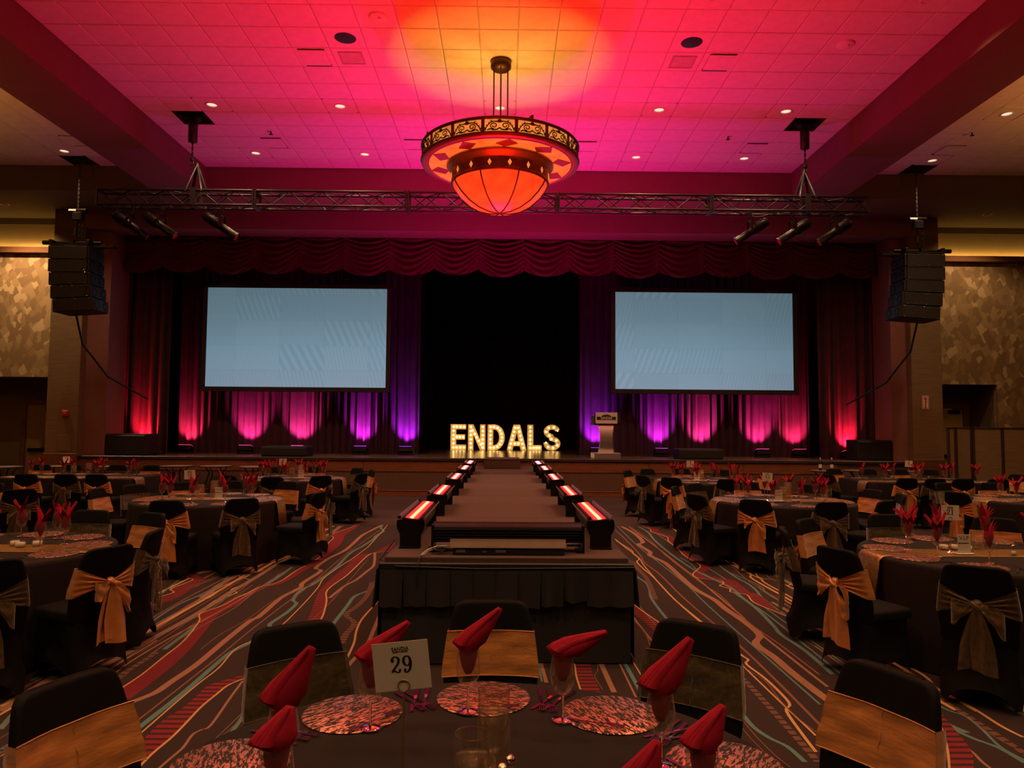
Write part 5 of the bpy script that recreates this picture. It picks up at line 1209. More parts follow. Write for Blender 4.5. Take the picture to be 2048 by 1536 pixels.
def sash_meshes(mf, mb_, flip, seed):
    rnd = random.Random(seed)
    Z0, Z1 = .572, .772
    def edge(z, u, back):       # u -1..1 across, front or rear face of the padded back
        w_ = half_w(z) + .006; x = u * w_
        return (x, lean(z) + .03 * (x / .22) ** 2 - .012 + (-.031 if back else .031), z)
    fr = MB()
    def ff(u, v):
        uu = u * 2 - 1; z = Z0 + (Z1 - Z0) * v; p = edge(z, uu, False)
        d = .0035 * math.sin(11 * v + 2 * uu) * math.sin(5 * uu + seed) + .002 * math.sin(40 * v)
        return (p[0], p[1] + d, z)
    fr.grid(ff, 20, 9)
    fr.tube([ff(.5 + .012 * math.sin(q * 3), q / 8) for q in range(9)], .0022, 4)      # centre seam
    for vv in (0.0, 1.0): fr.tube([ff(q / 10, vv) for q in range(11)], .0028, 4)       # rolled hems
    bk = MB(); kz = .655; ky = lean(kz) - .012 - .05
    for s in (-1, 1):
        def fb(u, v):
            z0 = Z0 + (Z1 - Z0) * v; zk = kz + (v - .5) * .035
            if u < .12:
                q = u / .12; a = edge(z0, s, False); b = edge(z0, s, True); return tuple(a[i] + (b[i] - a[i]) * q for i in range(3))[:2] + (z0,)
            q = (u - .12) / .88; z = z0 + (zk - z0) * (q ** .9)
            x = s * (half_w(z0) + .006) * (1 - q) + s * .012 * q
            base = lean(z) + .03 * (x / .22) ** 2 - .012 - .031
            rip = .008 * math.sin(v * 26 + s) * (q * (1 - q) * 3 + .25)
            return (x, base - .016 * q - rip * (1 if q > 0 else 0), z)
        bk.grid(fb, 14, 16)
    kn = MB().sphere((0, ky, kz), .033, n=12, m=8, sc=(1.0, .9, 1.15))
    kn.tube([(-.03, ky - .012, kz + .02), (-.012, ky - .032, kz + .006), (.012, ky - .034, kz - .01), (.03, ky - .014, kz - .024)], .013, 6)
    loops = []
    for s in (-1, 1):
        lp = MB(); big = rnd.uniform(.85, 1.2); dr = rnd.uniform(.0, .05) + (.04 if s == flip else 0)
        def fl(u, v):
            a = 2 * PI * u; ext = .5 - .5 * math.cos(a)       # 0 at the knot, 1 at the tip
            x = s * (.012 + .125 * big * ext ** .8); th = (.045 * math.sin(a)) * (.5 + .5 * ext)
            zc = kz - dr * ext * 1.6 - .035 * ext * ext
            w_ = (.014 + .062 * ext ** .6) * big
            zz = zc + (v - .5) * 2 * w_ * (.9 + .1 * math.sin(5 * a)) + th * .35
            y = ky - .012 + th - .018 * ext + .007 * math.sin(9 * v + 3 * a)
            return (x, y, zz)
        lp.grid(fl, 22, 7); loops.append(lp)
    tails = []
    for s in (-1, 1):
        tl = MB(); Ltail = rnd.uniform(.34, .42); sp_ = rnd.uniform(.02, .06) * s + .012 * flip; wd = rnd.uniform(.05, .07); ph = rnd.uniform(0, 6)
        def ft(u, v):
            q = v; z = kz - .02 - Ltail * q - .03 * (u - .5) * s * q
            w_ = .016 + wd * min(1, q * 1.7) ** .7
            x = sp_ * q ** .8 + (u - .5) * 2 * w_
            y = ky - .012 - .012 * (1 + s) * .5 + .016 * math.sin(u * 7 + ph + 2 * q) * min(1, .35 + q) + .02 * q * (1 - q)
            return (x, y - .004 * s, z)
        tl.grid(ft, 10, 12); tails.append(tl)
    return (fr.mesh('sash_front', mf), bk.mesh('sash_gather', mb_), kn.mesh('sash_knot', mb_), [l.mesh('bow_loop', mb_) for l in loops], [x.mesh('sash_tail', mb_) for x in tails])
CB, CS, CK = chair_meshes()
SASH = {('s', i): sash_meshes(m_satin, m_satin, (-1, 1, 1)[i], 30 + i) for i in range(3)}
SASH.update({('o', i): sash_meshes(m_organza_flat, m_organza, (1, -1, 1)[i], 50 + i) for i in range(3)})
SK = {}
def chair_proto(kind, i):
    t = thing('banquet_chair', '', 'chair')
    ob('chair_back', CB, t); ob('chair_seat', CS, t); ob('chair_skirt', CK, t)
    fr, bk, kn, lo, ta = SASH[(kind, i)]
    s = ob('sash', fr, t); ob('sash_gather', bk, s); ob('sash_knot', kn, s)
    for l in lo: ob('bow_loop', l, s)
    for q in ta: ob('sash_tail', q, s)
    return t
used_labels = set()
def place_chair(kind, x, y, heading, label, group, var=0):
    k = (kind, var)
    assert label not in used_labels, label
    used_labels.add(label)
    rz = math.radians(heading - 90)
    if k not in SK:
        SK[k] = o = chair_proto(*k); o.location = (x, y, 0); o.rotation_euler = (0, 0, rz); o['label'] = label; o['group'] = group
    else: dup(SK[k], (x, y, 0), rz, label, group)
# ------------------------------------------------------------------ table wares
TZP = .772                                   # cloth surface
def mat_placemat():
    t = NT('metallic_placemat'); v = t.coord('Object', (16, 62, 30)); v2 = t.coord('Object', (90, 240, 90))
    n = t.noise(v, 1.6, 4, .65); n2 = t.noise(v2, 1, 2)
    k = t.math('ADD', t.math('MULTIPLY', n, .7), t.math('MULTIPLY', n2, .3))
    fac = t.ramp(k, [(.49, 0), (.53, 1)])
    foil = t.bsdf((1.0, .44, .29), .36, .95, bump=n2, bstr=.12, bdist=.004)  # foil reddened to stand in for the red ceiling it mirrors
    th = t.bsdf((.020, .012, .008), .8, 0, bump=n2, bstr=.6, bdist=.004)
    mx = t.n('ShaderNodeMixShader'); t.l(fac, mx.inputs[0]); t.l(th, mx.inputs[1]); t.l(foil, mx.inputs[2])
    return t.end(mx.outputs[0])
m_mat = mat_placemat()
def mat_sequin():
    t = NT('gold_sequins'); v = t.coord('Object', (110, 110, 110))
    vo = t.n('ShaderNodeTexVoronoi'); vo.inputs['Scale'].default_value = 1; t.l(v, vo.inputs['Vector'])
    nm = t.n('ShaderNodeBump'); nm.inputs['Strength'].default_value = .9; nm.inputs['Distance'].default_value = .02
    sep = t.n('ShaderNodeSeparateColor'); t.l(vo.outputs['Color'], sep.inputs[0]); t.l(sep.outputs[0], nm.inputs['Height'])
    b = t.n('ShaderNodeBsdfPrincipled'); b.inputs['Metallic'].default_value = .8; b.inputs['Roughness'].default_value = .34
    t.l(t.ramp(sep.outputs[1], [(0, (.36, .18, .05)), (1, (.66, .38, .13))]), b.inputs['Base Color']); t.l(nm.outputs[0], b.inputs['Normal'])
    return t.end(b.outputs[0])
m_sequin = mat_sequin()
PHRASE = {'29': 'table twenty-nine', '21': 'table twenty-one', '13': 'table thirteen', '12': 'table twelve', '4': 'table four', '3': 'table three', '20': 'the votive table', 'R': 'the edge table'}
SEATN = {90: 'twelve', 54: 'one', 18: 'two-thirty', -18: 'three-thirty', -54: 'five', -90: 'six', -126: 'seven', -162: 'eight-thirty', 162: 'nine-thirty', 126: 'eleven'}
SEATS = list(SEATN)
def clock(a):
    a = (a + 180) % 360 - 180
    return SEATN[min(SEATS, key=lambda s: abs((a - s + 180) % 360 - 180))] + ' clock'
TABLES = {'29': (-.07, 1.94), '21': (3.90, 5.88), '13': (3.86, 10.12), '12': (-3.95, 9.80), '4': (-4.0, 13.83), '3': (3.85, 13.93), '20': (-4.12, 5.82), 'R': (7.80, 10.45)}
TLAB = {'29': 'round banquet table under black cloth nearest the camera, numbered twenty-nine', '21': 'round banquet table under black cloth, numbered twenty-one', '13': 'round banquet table under black cloth, numbered thirteen', '12': 'round banquet table under black cloth, numbered twelve',
        '4': 'round banquet table under black cloth, numbered four', '3': 'round banquet table under black cloth, numbered three', '20': 'round banquet table under black cloth with three votives, opposite table twenty-one', 'R': 'round banquet table under black cloth behind table twenty-one, cut by the frame edge'}
TR_ = .955
def cloth_round(seed):
    rnd = random.Random(seed); mb = MB(); n = 96; ph = [rnd.uniform(0, 6) for _ in range(3)]
    R = [[(r * math.cos(2 * PI * k / n), r * math.sin(2 * PI * k / n), z) for k in range(n)] for r, z in ((.02, 0), (.5, 0), (.90, 0), (.935, -.003), (.95, -.014), (.955, -.035))]
    for j in range(1, 9):
        v = j / 8; ring = []
        for k in range(n):
            a = 2 * PI * k / n
            r = .957 + .012 * v + .026 * v ** .8 * (math.sin(11 * a + ph[0]) + .6 * math.sin(17 * a + ph[1]) + .35 * math.sin(5 * a + ph[2]))
            ring.append((r * math.cos(a), r * math.sin(a), -.035 - (TZP - .045) * v))
        R.append(ring)
    mb.loft(R, caps=False); mb.add(R[0], [tuple(range(n))], 0, True); return mb.mesh('tablecloth', m_cloth)
CLOTHS = [cloth_round(i) for i in range(3)]
m_ply = pbr('table_plywood', (.25, .16, .09), .6)
def make_round_table():
    t = thing('banquet_table', '', 'table', group='round banquet tables')
    ob('table_top', MB().lathe([(.001, .740), (.93, .740), (.935, .750), (.93, .764), (.001, .764)], 48), t, mats=m_ply)
    lg = MB().cyl((0, 0, 0), (0, 0, .74), .016, 8).mesh('leg', m_dkmetal)
    for sx in (-1, 1):
        for sy in (-1, 1): ob('leg', lg, t, (sx * .5, sy * .34, 0))
    return t
rt = make_round_table()
for i, (k, (x, y)) in enumerate(TABLES.items()):
    o = rt if i == 0 else dup(rt, (x, y, 0)); o.location = (x, y, 0); o['label'] = TLAB[k]
    c = ob('tablecloth', CLOTHS[i % 3], None, (x, y, TZP), .7 * i)
    tag(c, 'black floor length tablecloth on ' + PHRASE[k], 'tablecloth', 'black tablecloths')
# two long tables near the stage
def long_table(x0, x1, y0, y1, lab, ph):
    cx, cyy = (x0 + x1) / 2, (y0 + y1) / 2; hx, hy = (x1 - x0) / 2, (y1 - y0) / 2
    t = thing('banquet_table', lab, 'table', (cx, cyy, 0), group='long banquet tables')
    ob('table_top', MB().box((-hx + .02, -hy + .02, .735), (hx - .02, hy - .02, .764), c=.005), t, mats=m_ply)
    for sx in (-1, 1):
        for sy in (-1, 1): ob('leg', MB().cyl((sx * (hx - .2), sy * (hy - .15), 0), (sx * (hx - .2), sy * (hy - .15), .735), .016, 8), t, mats=m_dkmetal)
    mb = MB(); n = 80; per = []
    def ring(g, z, rip):
        out = []
        for k in range(n):
            s = 4 * k / n; e = int(s); f = s - e
            cs = [(-hx - g, -hy - g), (hx + g, -hy - g), (hx + g, hy + g), (-hx - g, hy + g)]
            a, b = cs[e], cs[(e + 1) % 4]; q = rip * math.sin(k * 1.9) 
            nx, ny = [(0, -1), (1, 0), (0, 1), (-1, 0)][e]
            out.append((a[0] + (b[0] - a[0]) * f + nx * q, a[1] + (b[1] - a[1]) * f + ny * q, z))
        return out
    R = [ring(-.015, 0, 0), ring(0, -.006, 0), ring(.004, -.03, 0), ring(.01, -.3, .008), ring(.02, -.755, .02)]
    mb.loft(R, caps=False); mb.add(R[0], [tuple(range(n))], 0)
    tag(ob('tablecloth', mb, None, (cx, cyy, TZP), mats=m_cloth), 'black floor length tablecloth on ' + ph, 'tablecloth', 'black tablecloths')
long_table(-9.3, -6.83, 13.32, 14.72, 'long banquet table under black cloth near the alarm box', 'the alarm side long table')
long_table(6.95, 9.42, 13.72, 15.1, 'long banquet table under black cloth, numbered six', 'long table six')
PHRASE['7'] = 'the alarm side long table'; PHRASE['6'] = 'long table six'

# runners: a sequinned strip over the top, falling at the aisle end
def runner(x, y, sgn, half, ph, off=0, w=.17, fall=.33, far=True):
    pr_ = [(-sgn * (half + .004), -.05 if far else -.0)] if far else []
    pts = [(-sgn * (half + .036), -fall * .6), (-sgn * (half + .022), -.03), (-sgn * (half - .02), .003), (0, .003), (sgn * (half - .03), .003), (sgn * (half - .002), -.004), (sgn * (half + .022), -.03), (sgn * (half + .036), -fall * .5), (sgn * (half + .050), -fall)]
    mb = MB(); n = 12
    R = []
    for j, (px, pz) in enumerate(pts):
        hang = max(0, -pz) / fall
        R.append([(px + sgn * hang * .012 * math.sin(k * 1.3) , -w + 2 * w * k / n * (1 - .08 * hang) + .02 * hang, pz) for k in range(n + 1)])
    # follow the round edge
    out = []
    for ring in R:
        rr = []
        for px, py, pz in ring:
            if abs(px) > half - .05 and half < 1.0:
                px = math.copysign(math.sqrt(max(.01, (abs(px)) ** 2 - (py + off) ** 2)), px)
            rr.append((px, py, pz))
        out.append(rr)
    mb.loft(out, ring_closed=False, caps=False)
    o = ob('table_runner', mb, None, (x, y + off, TZP), mats=m_sequin); md = o.modifiers.new('thickness', 'SOLIDIFY'); md.thickness = .002
    tag(o, 'gold sequinned table runner across %s, falling over its aisle end' % ph, 'table runner', 'gold sequinned runners')
runner(3.90, 5.88, -1, .955, PHRASE['21']); runner(3.86, 10.12, -1, .955, PHRASE['13']); runner(3.85, 13.93, -1, .955, PHRASE['3']); runner(-3.95, 9.80, 1, .955, PHRASE['12'])
runner(-4.0, 13.83, 1, .955, PHRASE['4']); runner(-4.12, 5.82, 1, .955, PHRASE['20']); runner(7.80, 10.45, -1, .955, PHRASE['R'], fall=.24)
runner(-8.065, 14.0, 1, 1.245, PHRASE['7'], off=-.35, fall=.22); runner(8.185, 14.4, -1, 1.245, PHRASE['6'], off=-.35, fall=.22)

# placemats
pm = MB().lathe([(.001, .0035), (.165, .0035), (.17, .002), (.17, 0)], 40).mesh('placemat', m_mat)
def mat_at(x, y, rz, lab):
    o = ob('placemat', pm, None, (x, y, TZP + .0022), rz); tag(o, lab, 'placemat', 'round metallic placemats')
for k, (x, y) in TABLES.items():
    for s in SEATS:
        if k == '29' and s in (-90, -126): continue
        if k == 'R' and s not in (90, 126, 162, -162, -126): continue
        a = math.radians(s); mat_at(x + .755 * math.cos(a), y + .755 * math.sin(a), a + .5 + s * .01, "round woven metallic placemat at the %s seat of %s" % (clock(s), PHRASE[k]))
LONG = {'7': (-8.065, 13.32, 14.72), '6': (8.185, 13.72, 15.1)}
nth = ['first', 'second', 'third', 'fourth']
for k, (cx, y0, y1) in LONG.items():
    for r, (yy, rn) in enumerate(((y0 + .2, 'hall side'), (y1 - .2, 'stage side'))):
        for i in range(4): mat_at(cx - .9 + i * .6, yy, i, 'round woven metallic placemat, %s from alarm end, %s, %s' % (nth[i], rn, PHRASE[k]))

# wine glasses
def make_glass():
    t = thing('wine_glass', '', 'glass', group='stemmed wine glasses')
    ob('bowl', MB().lathe([(.001, .083), (.016, .087), (.030, .101), (.039, .121), (.0430, .142), (.0415, .165), (.038, .19), (.035, .21), (.0343, .2107), (.0336, .21), (.0365, .19), (.0400, .165), (.0414, .142), (.0374, .122), (.0285, .1035), (.015, .0905), (.001, .088)], 24), t, mats=m_glass)
    ob('rim', MB().tube([(.0346 * math.cos(a), .0346 * math.sin(a), .2105) for a in [2 * PI * k / 24 for k in range(24)]], .0011, 5, closed=True), t, mats=m_rimglass)
    ob('stem', MB().lathe([(.0065, .0825), (.0045, .072), (.004, .03), (.006, .0095)], 10, cap0=True, cap1=True), t, mats=m_rimglass)
    ob('foot', MB().lathe([(.001, .009), (.006, .009), (.02, .0055), (.035, .003), (.036, .0015), (.035, .0), (.001, .0)], 24), t, mats=m_rimglass)
    return t
gl0 = make_glass(); gl_used = False
def glass_at(x, y, lab):
    global gl_used
    if not gl_used: o = gl0; o.location = (x, y, TZP + .0062); gl_used = True
    else: o = dup(gl0, (x, y, TZP + .0062))
    o['label'] = lab
# folded napkins
def pocket(tx, tz, wide=.05, seed=0):
    mb = MB(); T = Vector((tx, 0, tz)); D = T.normalized(); Z0 = Vector((0, 0, 1))
    def sec(c, d, hu, hd, k, n=18):        # lens shaped section, crisp at its two edges
        d = d.normalized(); up = Vector((-d.z, 0, d.x)); out = []
        for i in range(n):
            a = 2 * PI * i / n; ca, sa = math.cos(a), math.sin(a)
            out.append(Vector(c) + up * (hu if ca > 0 else hd) * ca + Vector((0, 1, 0)) * k * sa * (abs(sa) ** .35))
        return out
    R = [sec((0, 0, -.085), Z0, .012, .012, .012), sec((0, 0, -.062), Z0, .023, .023, .020), sec((0, 0, -.03), Z0, .030, .030, .027), sec((0, 0, -.006), Z0, .0315, .0315, .030)]
    b = Vector((-.004, 0, .006))
    for q, k in ((.0, .034), (.1, .036), (.25, .034), (.45, .029), (.65, .022), (.82, .014), (.94, .008), (1.0, .003)):
        d = Z0.lerp(D, min(1, .35 + q * 1.6)); w_ = wide * (1.0 - .80 * q ** 1.15)
        R.append(sec(b + (T - b) * q, d, w_ * (1.12 if q < .3 else 1.0), w_ * (.78 if q < .2 else .95), k))
    mb.loft(R)
    for s in (1, 2, 3):                    # the free folded layers along the upper edge
        R = []
        for q in (.03, .12, .3, .5, .7, .88, .985):
            d = Z0.lerp(D, min(1, .35 + q * 1.6)).normalized(); up = Vector((-d.z, 0, d.x)); w_ = wide * (1.0 - .80 * q ** 1.15)
            c = b + (T - b) * q + up * w_ * (.78 - .12 * s) + Vector((0, -.006 - .008 * s * (1 - q * .7), 0))
            R.append(sec(c, d, w_ * .34, w_ * .30, .0065 * (1.15 - q * .6)))
        mb.loft(R)
    return mb.mesh('napkin', m_napkin)
def lily(seed, spread=1.0):
    mb = MB(); rnd = random.Random(seed)
    mb.lathe([(.006, -.1), (.02, -.07), (.030, -.03), (.031, .0), (.026, .02)], 12)
    n = 5
    for k in range(n):
        a = 2 * PI * k / n + rnd.uniform(-.3, .3); L = rnd.uniform(.095, .145) * (1 if k else 1.12); out = rnd.uniform(.035, .085) * spread; w_ = rnd.uniform(.020, .028)
        def pf(u, v):
            s = (u - .5) * 2; ww = w_ * (math.sin(PI * min(1, v * .9 + .12)) ** .8) * (1 - v ** 3)
            r = .014 + out * v ** 1.6 - .010 * (1 - s * s) * (1 - v)
            return ((r + .012 * abs(s)) * math.cos(a) - ww * s * math.sin(a), (r + .012 * abs(s)) * math.sin(a) + ww * s * math.cos(a), -.015 + L * v - .012 * s * s)
        mb.grid(pf, 4, 6)
        def pb(u, v): p = pf(1 - u, v); return (p[0] - .003 * math.cos(a), p[1] - .003 * math.sin(a), p[2])
        mb.grid(pb, 4, 6)
    return mb.mesh('napkin', m_napkin)
def fan(seed):                      # upright rolled leaf with a few fingers to one side
    mb = MB(); rnd = random.Random(seed)
    mb.lathe([(.006, -.1), (.02, -.07), (.030, -.03), (.031, .0), (.026, .02)], 12)
    def leaf(a, L, out, w_, tw):
        def pf(u, v):
            s = (u - .5) * 2; ww = w_ * (math.sin(PI * min(1, v * .85 + .15)) ** .7) * (1 - v ** 4)
            r = .008 + out * v ** 1.4
            return (r * math.cos(a) - ww * s * math.sin(a + tw * v), r * math.sin(a) + ww * s * math.cos(a + tw * v) + .012 * s * s, -.01 + L * v - .008 * s * s)
        mb.grid(pf, 4, 6)
        mb.grid(lambda u, v: tuple(c - d for c, d in zip(pf(1 - u, v), (.002, .003, 0))), 4, 6)
    leaf(PI + .2, .15, .035, .030, .1); leaf(PI - .5, .125, .05, .022, .2)
    for k in range(4): leaf(-.5 + k * .33, .085 + .012 * k, .085 - .012 * k, .011, .2)
    return mb.mesh('napkin', m_napkin)
NAPS = [lily(1), lily(2, 1.2), lily(5, .8), fan(3), fan(8)]
rn = random.Random(11)
def napkin_at(x, y, me, rz, lab, z=.2145):
    tag(ob('napkin', me, None, (x, y, TZP + .0062 + z), rz), lab, 'napkin', 'red napkins in wine glasses')
shape = ['opened like a lily', 'opened wide like a lily', 'folded as a tight lily', 'folded as leaf and fan', 'folded with side fingers']
for k, (x, y) in TABLES.items():
    if k == '29': continue
    for s in SEATS:
        if k == 'R' and s not in (126, 162, -162): continue
        if k == '20' and s in (-126, -90): continue
        a = math.radians(s + 5 + rn.uniform(-3, 3)); r = .585 + rn.uniform(-.03, .03); gx, gy = x + r * math.cos(a), y + r * math.sin(a)
        glass_at(gx, gy, "stemmed wine glass at the %s seat of %s" % (clock(s), PHRASE[k]))
        j = rn.choice([0, 1, 2, 3, 4] if k in ('21', '13', '3') else [0, 2, 2, 3, 4])
        napkin_at(gx, gy, NAPS[j], rn.uniform(-.7, .7) + (PI if j >= 3 and rn.random() < .25 else 0), "red napkin %s in a glass, %s seat, %s" % (shape[j], clock(s), PHRASE[k]))
for k, (cx, y0, y1) in LONG.items():
    for r, (yy, rname) in enumerate(((y0 + .42, 'hall side'), (y1 - .42, 'stage side'))):
        for i in range(4):
            gx = cx - .9 + i * .6 + (.12 if r == 0 else -.05) + rn.uniform(-.03, .03)
            glass_at(gx, yy, 'stemmed wine glass, %s from alarm end, %s, %s' % (nth[i], rname, PHRASE[k]))
            j = (1 if k == '6' else rn.choice([0, 2, 3]))
            napkin_at(gx, yy, NAPS[j if r == 0 or k == '7' else 4], (PI if r else 0) + rn.uniform(-.3, .3), 'red napkin in a glass, %s from alarm end, %s, %s' % (nth[i], rname, PHRASE[k]))
N29 = [(162, -.53, .10, .075, .155, .060, 0, 'standing tall, pleats open'), (126, -.36, .48, .12, .12, .052, .1, 'behind the number card'), (90, -.05, .62, .11, .135, .050, 0, 'before the gold satin sash'),
       (54, .27, .55, .15, .075, .050, 0, 'leaning almost flat'), (18, .53, .22, .09, .15, .062, 0, 'standing as a broad leaf'), (-162, -.47, -.15, .03, .085, .058, .5, 'bunched low and rounded'), (-18, .55, -.16, .05, .10, .05, 0, 'upright with a blunt top'), (-54, .36, -.36, .04, .10, .05, 0, 'cut by the lower frame edge')]
for s, dx, dy, tx, tz, wd, rz, lab in N29:
    gx, gy = -.07 + dx, 1.94 + dy
    glass_at(gx, gy, "stemmed wine glass at the %s seat of table twenty-nine" % clock(s))
    napkin_at(gx, gy, pocket(tx, tz, wd, s), rz, "red pocket napkin %s, %s seat, table twenty-nine" % (lab, clock(s)))

# cutlery
def fork_mesh():
    mb = MB()
    hl = [(-.0055, -.105), (-.0065, -.09), (-.0045, -.03), (-.0028, .03), (-.0035, .05), (-.011, .062), (-.012, .072)]
    L = [(x, y, .0035 + (.004 if y > .02 else 0) * min(1, (y - .02) / .03)) for x, y in hl]
    R0 = [[(x, y, z), (-x, y, z), (-x, y, z + .002), (x, y, z + .002)] for x, y, z in L]
    mb.loft(R0, smooth=False)
    for k in range(4):
        x = -.0105 + k * .007
        mb.box((x - .0016, .07, .006), (x + .0016, .112, .0078))
    return mb.mesh('fork', m_steel)
def knife_mesh():
    mb = MB()
    mb.loft([[(x, y, z), (-x, y, z), (-x, y, z + t_), (x, y, z + t_)] for x, y, z, t_ in ((.005, -.12, .001, .006), (.0068, -.10, .001, .008), (.006, -.03, .001, .008), (.0045, -.005, .001, .006))], smooth=False)
    mb.loft([[(-.005, -.005, .002), (.006, -.005, .002), (.006, -.005, .004), (-.005, -.005, .004)], [(-.006, .06, .002), (.010, .06, .002), (.010, .06, .0035), (-.006, .06, .0035)], [(-.006, .10, .002), (.004, .105, .002), (.004, .105, .003), (-.006, .10, .003)]], smooth=False)
    return mb.mesh('knife', m_steel)
FK, KN = fork_mesh(), knife_mesh()
def cutlery(me, nm, x, y, rz, lab, z=.0008): tag(ob(nm, me, None, (x, y, TZP + z), rz), lab, nm, 'silver cutlery at the place settings')
for k, (cx, cyy) in TABLES.items():
    for s in SEATS:
        if k == '29':
            if s in (-90, -126): continue
        elif k in ('21', '20'):
            if s in (90, 54) and k == '20': pass
        elif k in ('12', '13'):
            if s not in (-162, -126, -90, -54, -18): continue
        else: continue
        a = math.radians(s); ph = "%s seat, %s" % (clock(s), PHRASE[k]); rz = a + PI / 2
        def pos(r, da): return cx + r * math.cos(a + da), cyy + r * math.sin(a + da)
        for j, da in enumerate((.275, .325)):
            x, y = pos(.77, da); cutlery(KN, 'knife', x, y, rz, 'silver knife at the %s, %s' % (ph, ('beside the placemat', 'outer of the two')[j]))
            if k != '29': break
        for j, da in enumerate((-.275, -.32)):
            x, y = pos(.77, da); cutlery(FK, 'fork', x, y, rz + (.03 * j), 'silver fork at the %s, %s' % (ph, ('beside the placemat', 'outer of the two')[j]))
            if k != '29': break
        if k == '29':
            x, y = pos(.635, -.03 if s != 54 else .02); cutlery(FK, 'fork', x, y, rz + PI / 2 + .25, 'silver dessert fork above the placemat, ' + ph, .0065)

# table number stands
def stroke(mb, pts, wmin=.018, wmax=.075, sc=1.0, closed=False):
    P = [Vector((p[0], p[1], 0)) for p in pts]; Q = []
    n = len(P)
    for i in range(n if closed else n - 1):
        g = lambda j: P[j % n] if closed else P[max(0, min(n - 1, j))]
        p0, p1, p2, p3 = g(i - 1), g(i), g(i + 1), g(i + 2)
        for s in range(6):
            t = s / 6; Q.append(.5 * (2 * p1 + (p2 - p0) * t + (2 * p0 - 5 * p1 + 4 * p2 - p3) * t * t + (3 * p1 - p0 - 3 * p2 + p3) * t ** 3))
    if not closed: Q.append(P[-1])
    else: Q.append(Q[0])
    vs = []; fs = []
    for i, q in enumerate(Q):
        d = (Q[min(i + 1, len(Q) - 1)] - Q[max(i - 1, 0)]).normalized(); nrm = Vector((-d.y, d.x, 0)); w_ = wmin + (wmax - wmin) * abs(d.y) ** 1.6
        for h in (0, .012): vs += [tuple((q + nrm * w_) * sc + Vector((0, 0, h * sc))), tuple((q - nrm * w_) * sc + Vector((0, 0, h * sc)))]
    for i in range(len(Q) - 1):
        b = 4 * i; fs += [(b + 2, b + 3, b + 7, b + 6), (b, b + 2, b + 6, b + 4), (b + 3, b + 1, b + 5, b + 7)]
    mb.add(vs, fs, 0)
def ball(mb, x, y, r, sc): mb.prism([(sc * (x + r * math.cos(a)), sc * (y + r * math.sin(a))) for a in [2 * PI * k / 14 for k in range(14)]], 0, .012 * sc)
def ell(cx, cy_, rx, ry, n=12): return [(cx + rx * math.cos(2 * PI * k / n), cy_ + ry * math.sin(2 * PI * k / n)) for k in range(n)]
def digit(d, sc):
    mb = MB(); S = lambda p, c=False: stroke(mb, p, sc=sc, closed=c); Bl = lambda x, y, r=.075: ball(mb, x, y, r, sc)
    if d == '2': S([(.12, .70), (.12, .84), (.27, .96), (.45, .88), (.50, .72), (.42, .52), (.25, .32), (.07, .08)]); S([(.05, .1), (.18, .17), (.34, .07), (.47, .07), (.56, .22)]); Bl(.15, .72)
    if d == '9': S(ell(.28, .68, .2, .27), True); S([(.49, .70), (.49, .45), (.40, .16), (.22, .02), (.10, .12)]); Bl(.14, .16)
    if d == '1': S([(.3, .98), (.3, .5), (.3, .03)]); S([(.1, .03), (.5, .03)]); S([(.1, .80), (.24, .9), (.3, .97)])
    if d == '3': S([(.12, .8), (.26, .96), (.44, .84), (.43, .64), (.25, .54)]); S([(.25, .54), (.48, .44), (.49, .16), (.28, .02), (.1, .16)]); Bl(.14, .79); Bl(.13, .18)
    if d == '4': S([(.38, .97), (.04, .3)]); S([(.03, .3), (.56, .3)]); S([(.4, .98), (.4, .5), (.4, .03)]); S([(.24, .03), (.54, .03)])
    if d == '6': S([(.44, .9), (.28, .93), (.12, .65), (.09, .3)]); S(ell(.29, .29, .19, .27), True); Bl(.42, .86)
    return mb
sandia_small = text_mesh('SANDIA', .0135, pbr('grey_ink', (.10, .085, .06), .6, bump=0), 0)
resort_small = text_mesh('RESORT & CASINO', .005, MATS['grey_ink'], 0)
def number_stand(num, x, y, lab, rz=0, roll=0, card_w=.156, hgt=.255, head=True, base=True):
    t = thing('table_number_stand', lab, 'table number', (x, y, TZP + .001), rz, 'table number stands')
    ob('base', MB().lathe([(.001, .022), (.012, .02), (.03, .008), (.036, .003), (.036, .0), (.001, 0)], 20), t, mats=m_chrome)
    ob('rod', MB().cyl((0, 0, .015), (0, 0, hgt), .0032, 8), t, mats=m_brass)
    ob('ring_clip', MB().tube([(.016 * math.cos(a), -.004, hgt + .015 + .016 * math.sin(a)) for a in [2 * PI * k / 16 for k in range(16)]], .0016, 5, closed=True), t, mats=m_brass)
    M = Tm(0, 0, hgt + .002) @ Matrix.Rotation(roll, 4, 'Y')
    h = card_w * .84; b = .0
    c = ob('card', MB().box((-card_w / 2, -.0006, b), (card_w / 2, .0006, b + h), M=M), t, mats=m_card)
    sc = .047 if len(num) > 1 else .05; wd = .58 * sc * len(num) + .12 * sc * (len(num) - 1)
    for i, d in enumerate(num):
        me = digit(d, sc).mesh('numeral', m_ink)
        me.transform(M @ Tm(-wd / 2 + i * .70 * sc, -.0016, h * .36) @ Matrix.Rotation(PI / 2, 4, 'X')); ob('numeral', me, c)
    if head:
        for src, zz in ((sandia_small, .86), (resort_small, .80)):
            me = src.copy(); me.transform(M @ Tm(0, -.0016, h * zz) @ Matrix.Rotation(PI / 2, 4, 'X')); ob('lettering', me, c)
    return t
number_stand('29', -.273, 2.05, 'white card numbered twenty-nine on a thin brass rod', -.04, -.115)
number_stand('21', 3.59, 5.86, 'white card numbered twenty-one on a thin brass rod', 0, .04, .145, .26)
number_stand('13', 3.63, 10.05, 'white card numbered thirteen on a thin brass rod', 0, .05, .145, .26)
